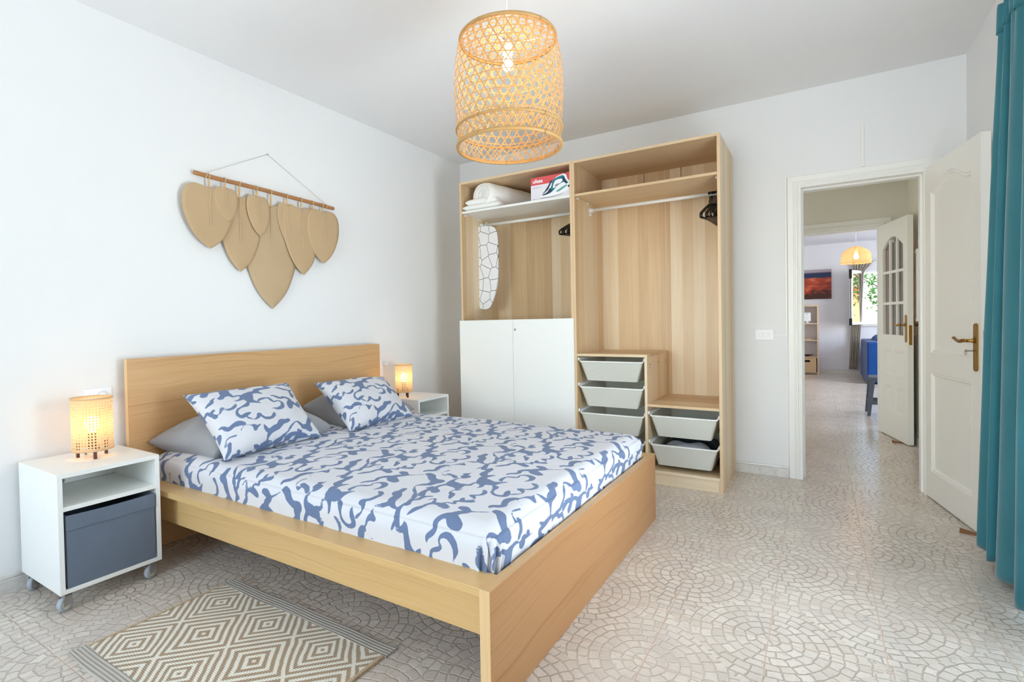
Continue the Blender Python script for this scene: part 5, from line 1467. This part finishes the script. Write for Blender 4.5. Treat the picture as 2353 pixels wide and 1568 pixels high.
def sofa():
    o = (4.1, 7.15, 0); r = thing('sofa', 'cobalt blue fabric covered sofa seen from behind in the living room', 'sofa', o)
    xb, y0, y1 = 3.625, 6.45, 7.95
    def skirt(mb, pts, z0, z1, fl):
        n = len(pts); c = Vector((sum(p[0] for p in pts)/n, sum(p[1] for p in pts)/n, 0)); vs = []
        for (z, k) in ((z0, fl), ((z0+z1)*0.35, fl*0.4), (z1-0.03, 0.0), (z1, -0.02)):
            for p in pts:
                d = (Vector((p[0], p[1], 0))-c).normalized(); vs.append((p[0]+d.x*k, p[1]+d.y*k, z))
        fs = [(a*n+i, a*n+(i+1) % n, (a+1)*n+(i+1) % n, (a+1)*n+i) for a in range(3) for i in range(n)]; fs.append(tuple(3*n+i for i in range(n)))
        mb.add(vs, fs, smooth=False)
    m = MB(o); skirt(m, [(xb, y0), (xb+0.22, y0), (xb+0.22, y1), (xb, y1)], 0.03, 0.70, 0.03); m.build('backrest', M_SOFA, r, bevel=0.03, seg=3)
    for ya in (y0, y1-0.2):
        m = MB(o); skirt(m, [(xb+0.16, ya), (xb+0.95, ya), (xb+0.95, ya+0.2), (xb+0.16, ya+0.2)], 0.03, 0.58, 0.02); m.build('armrest', M_SOFA, r, bevel=0.035, seg=3)
    m = MB(o); skirt(m, [(xb+0.2, y0+0.18), (xb+0.93, y0+0.18), (xb+0.93, y1-0.18), (xb+0.2, y1-0.18)], 0.03, 0.32, 0.01); m.build('seat_base', M_SOFA, r, bevel=0.02)
    for k in range(2):
        yc = y0+0.22+(y1-y0-0.44)*(k+0.5)/2; m = MB(o)
        m.sphere((xb+0.62, yc, 0.38), 0.36, 24, (0.95, 0.98, 0.22)); m.build('seat_cushion', M_SOFA, r)
        m = MB(o); m.sphere((xb+0.24, yc, 0.60), 0.33, 24, (0.42, 1.0, 0.60)); m.build('back_cushion', M_SOFA, r)
sofa()
def stool():
    o = (3.62, 3.2, 0); r = thing('rattan_stool', 'dark grey woven plastic stool partly hidden behind the glazed door', 'stool', o)
    for (sx, sy) in ((-1, -1), (1, -1), (-1, 1), (1, 1)):
        m = MB(o); a = Vector((o[0]+sx*0.20, o[1]+sy*0.17, 0)); b = Vector((o[0]+sx*0.165, o[1]+sy*0.14, 0.40))
        q = 0.020; vs = []
        for p, k in ((a, 0.75), (b, 1.2)): vs += [(p.x-q*k, p.y-q*k, p.z), (p.x+q*k, p.y-q*k, p.z), (p.x+q*k, p.y+q*k, p.z), (p.x-q*k, p.y+q*k, p.z)]
        m.add(vs, [(0, 3, 2, 1), (4, 5, 6, 7), (0, 1, 5, 4), (1, 2, 6, 5), (2, 3, 7, 6), (3, 0, 4, 7)]); m.build('leg', M_GWICK, r, bevel=0.006)
    MB(o).box(o[0]-0.19, o[0]+0.19, o[1]-0.165, o[1]+0.165, 0.395, 0.435).build('seat', M_GWICK, r, bevel=0.01, seg=3)
    for sy in (-1, 1): MB(o).box(o[0]-0.175, o[0]+0.175, o[1]+sy*0.155-0.012, o[1]+sy*0.155+0.012, 0.13, 0.17).build('stretcher', M_GWICK, r, bevel=0.004)
    for sx in (-1, 1): MB(o).box(o[0]+sx*0.185-0.012, o[0]+sx*0.185+0.012, o[1]-0.15, o[1]+0.15, 0.14, 0.165).build('stretcher', M_GWICK, r, bevel=0.004)
stool()
def pendant2():
    o = (3.40, 4.80, 1.925); r = thing('pendant_lamp', 'small domed seagrass pendant lamp lit in the living room', 'lamp', o)
    prof = smoothpath([(0.178, -0.055, 0), (0.173, 0.0, 0), (0.166, 0.055, 0), (0.152, 0.098, 0), (0.094, 0.145, 0), (0.038, 0.174, 0)], 5)
    m = MB(); n = 14
    # vertical ribs and many horizontal strands with gaps
    for k in range(n):
        a = 2*pi*k/n; m.tube([(p.x*cos(a), p.x*sin(a), p.y) for p in prof], 0.0032, 6)
    L = len(prof)
    for j in range(58):
        t = j/58*(L-1); i = int(t); f = t-i; p = prof[i]*(1-f)+prof[min(L-1, i+1)]*f
        pts = [((p.x+0.003*sin(q*7*2*pi/36*2+j))*cos(2*pi*q/36), (p.x+0.003*sin(q*7*2*pi/36*2+j))*sin(2*pi*q/36), p.y+0.0022*sin(q*1.3+j*2.1)) for q in range(36)]
        m.tube(pts, 0.0015, 4, closed=True)
    m.build('woven_shade', M_SEAGRASS, r, recalc=False)
    MB().lathe((0, 0, 0), [(0.179, -0.058), (0.182, -0.058), (0.182, -0.050), (0.179, -0.050), (0.179, -0.058)], 40).build('rim', M_SEAGRASS, r)
    MB().tube([(0, 0, 0.17), (0, 0, LZ-1.925)], 0.003, 8).build('power_cord', M_PLASTIC, r)
    MB().cyl((0, 0, 0.065), (0, 0, 0.175), 0.018).build('bulb_socket', M_PLASTIC, r)
    MB().sphere((0, 0, 0.035), 0.033, 20).build('light_bulb', M_BULBP, r)
pendant2()
def living_curtain():
    o = (3.60, YL-0.09, 1.2); r = thing('curtain', 'taupe striped curtain tied beside the living room window', 'curtain', o)
    def fn(u, v):
        z = 0.10+(2.16-0.10)*v
        if z > 1.98: w = 0.075+(z-1.98)/0.18*0.10; c = 3.62+(z-1.98)*0.25
        else: w = 0.075; c = 3.615-(1.98-z)*0.05
        return (c+(u*2-1)*w, YL-0.085+0.018*sin(u*38)+0.004*sin(z*4), z)
    g = G('taupe_striped_cloth', 0.8); X, Y, Z = g.xyz('UV'); s = g.step(g.math('SINE', X*60.0), 0.2, 0.5); g.color(g.mix(s, s2l((196, 188, 176)), s2l((142, 132, 120))))
    MB(o).grid(fn, 80, 50).build('curtain_cloth', g.m, r, recalc=False, solid=0.002)
    rr = thing('curtain_rod', 'thin pale rod above the living room window', 'curtain rod', (4.2, YL-0.07, 2.17))
    MB((4.2, YL-0.07, 2.17)).cyl((3.43, YL-0.085, 2.172), (5.2, YL-0.085, 2.172), 0.009, 12).build('rod_tube', M_WMETAL, rr)
    MB((4.2, YL-0.07, 2.17)).box(3.44, 3.46, YL-0.085, YL, 2.165, 2.18).box(5.16, 5.18, YL-0.085, YL, 2.165, 2.18).build('rod_bracket', M_WMETAL, rr)
living_curtain()

# ================================================================ OUTDOORS beyond the living room window
struct(MB().box(-6, 16, 8.36, 30, -0.30, -0.08).build('ground', plain('pale_terrace', (226, 218, 204), 0.8)))
M_ORANGE = plain('orange_render', (232, 150, 96), 0.8, var=0.05)
def house():
    o = (14, 22, -0.08); r = thing('neighbour_house', 'orange rendered house beyond the living room window', 'building', o)
    MB(o).box(8.5, 20, 18, 26, -0.08, 2.3).build('wall', M_ORANGE, r)
    MB(o).prism([(17.6, 2.3), (26.4, 2.3), (22.0, 3.3)], (12.1, 0, 0), lambda a, b: (8.2, a, b)).build('roof', plain('terracotta_roof', (206, 120, 84), 0.8, var=0.15, scale=20), r)
house()
def tree():
    o = (5.05, 10.5, -0.08); r = thing('tree', 'leafy green tree outside the living room window', 'tree', o)
    m = MB(o); tr = Vector(o)
    fork = tr+Vector((0, 0, 0.95))
    m.tube(smoothpath([tr, tr+Vector((0.03, 0, 0.5)), fork], 4), 0.05, 10)
    tips = []
    rnd = random.Random(3)
    for k in range(9):
        a = 2*pi*k/9+rnd.uniform(-.3, .3); e = fork+Vector((cos(a)*rnd.uniform(0.8, 1.5), sin(a)*rnd.uniform(0.3, 0.8), rnd.uniform(0.35, 1.5)))
        mid = (fork+e)/2+Vector((0, 0, 0.1)); m.tube(smoothpath([fork, mid, e], 4), [0.028-0.0025*i for i in range(9)], 7); tips.append((mid, e))
    m.build('trunk', M_DWOOD, r)
    g = m_translucent('leaf_green', (88, 134, 62), (44, 88, 34), 0.35, 0.5, 4)
    m = MB(o)
    for k in range(2400):
        mid, e = rnd.choice(tips); t = rnd.random(); c = mid*(1-t)+e*t + Vector((rnd.gauss(0, .20), rnd.gauss(0, .20), rnd.gauss(0, .17)))
        d = Vector((rnd.gauss(0, 1), rnd.gauss(0, 1), rnd.gauss(-.3, .7))).normalized(); s = d.orthogonal().normalized(); L = rnd.uniform(.06, .11)
        q = d.cross(s)*0.012
        m.add([c, c+d*L*.3+s*L*.26+q, c+d*L*.7+s*L*.22+q, c+d*L, c+d*L*.7-s*L*.22+q, c+d*L*.3-s*L*.26+q], [(0, 1, 2, 3), (0, 3, 4, 5)])
    m.build('foliage', g, r, recalc=False)
tree()
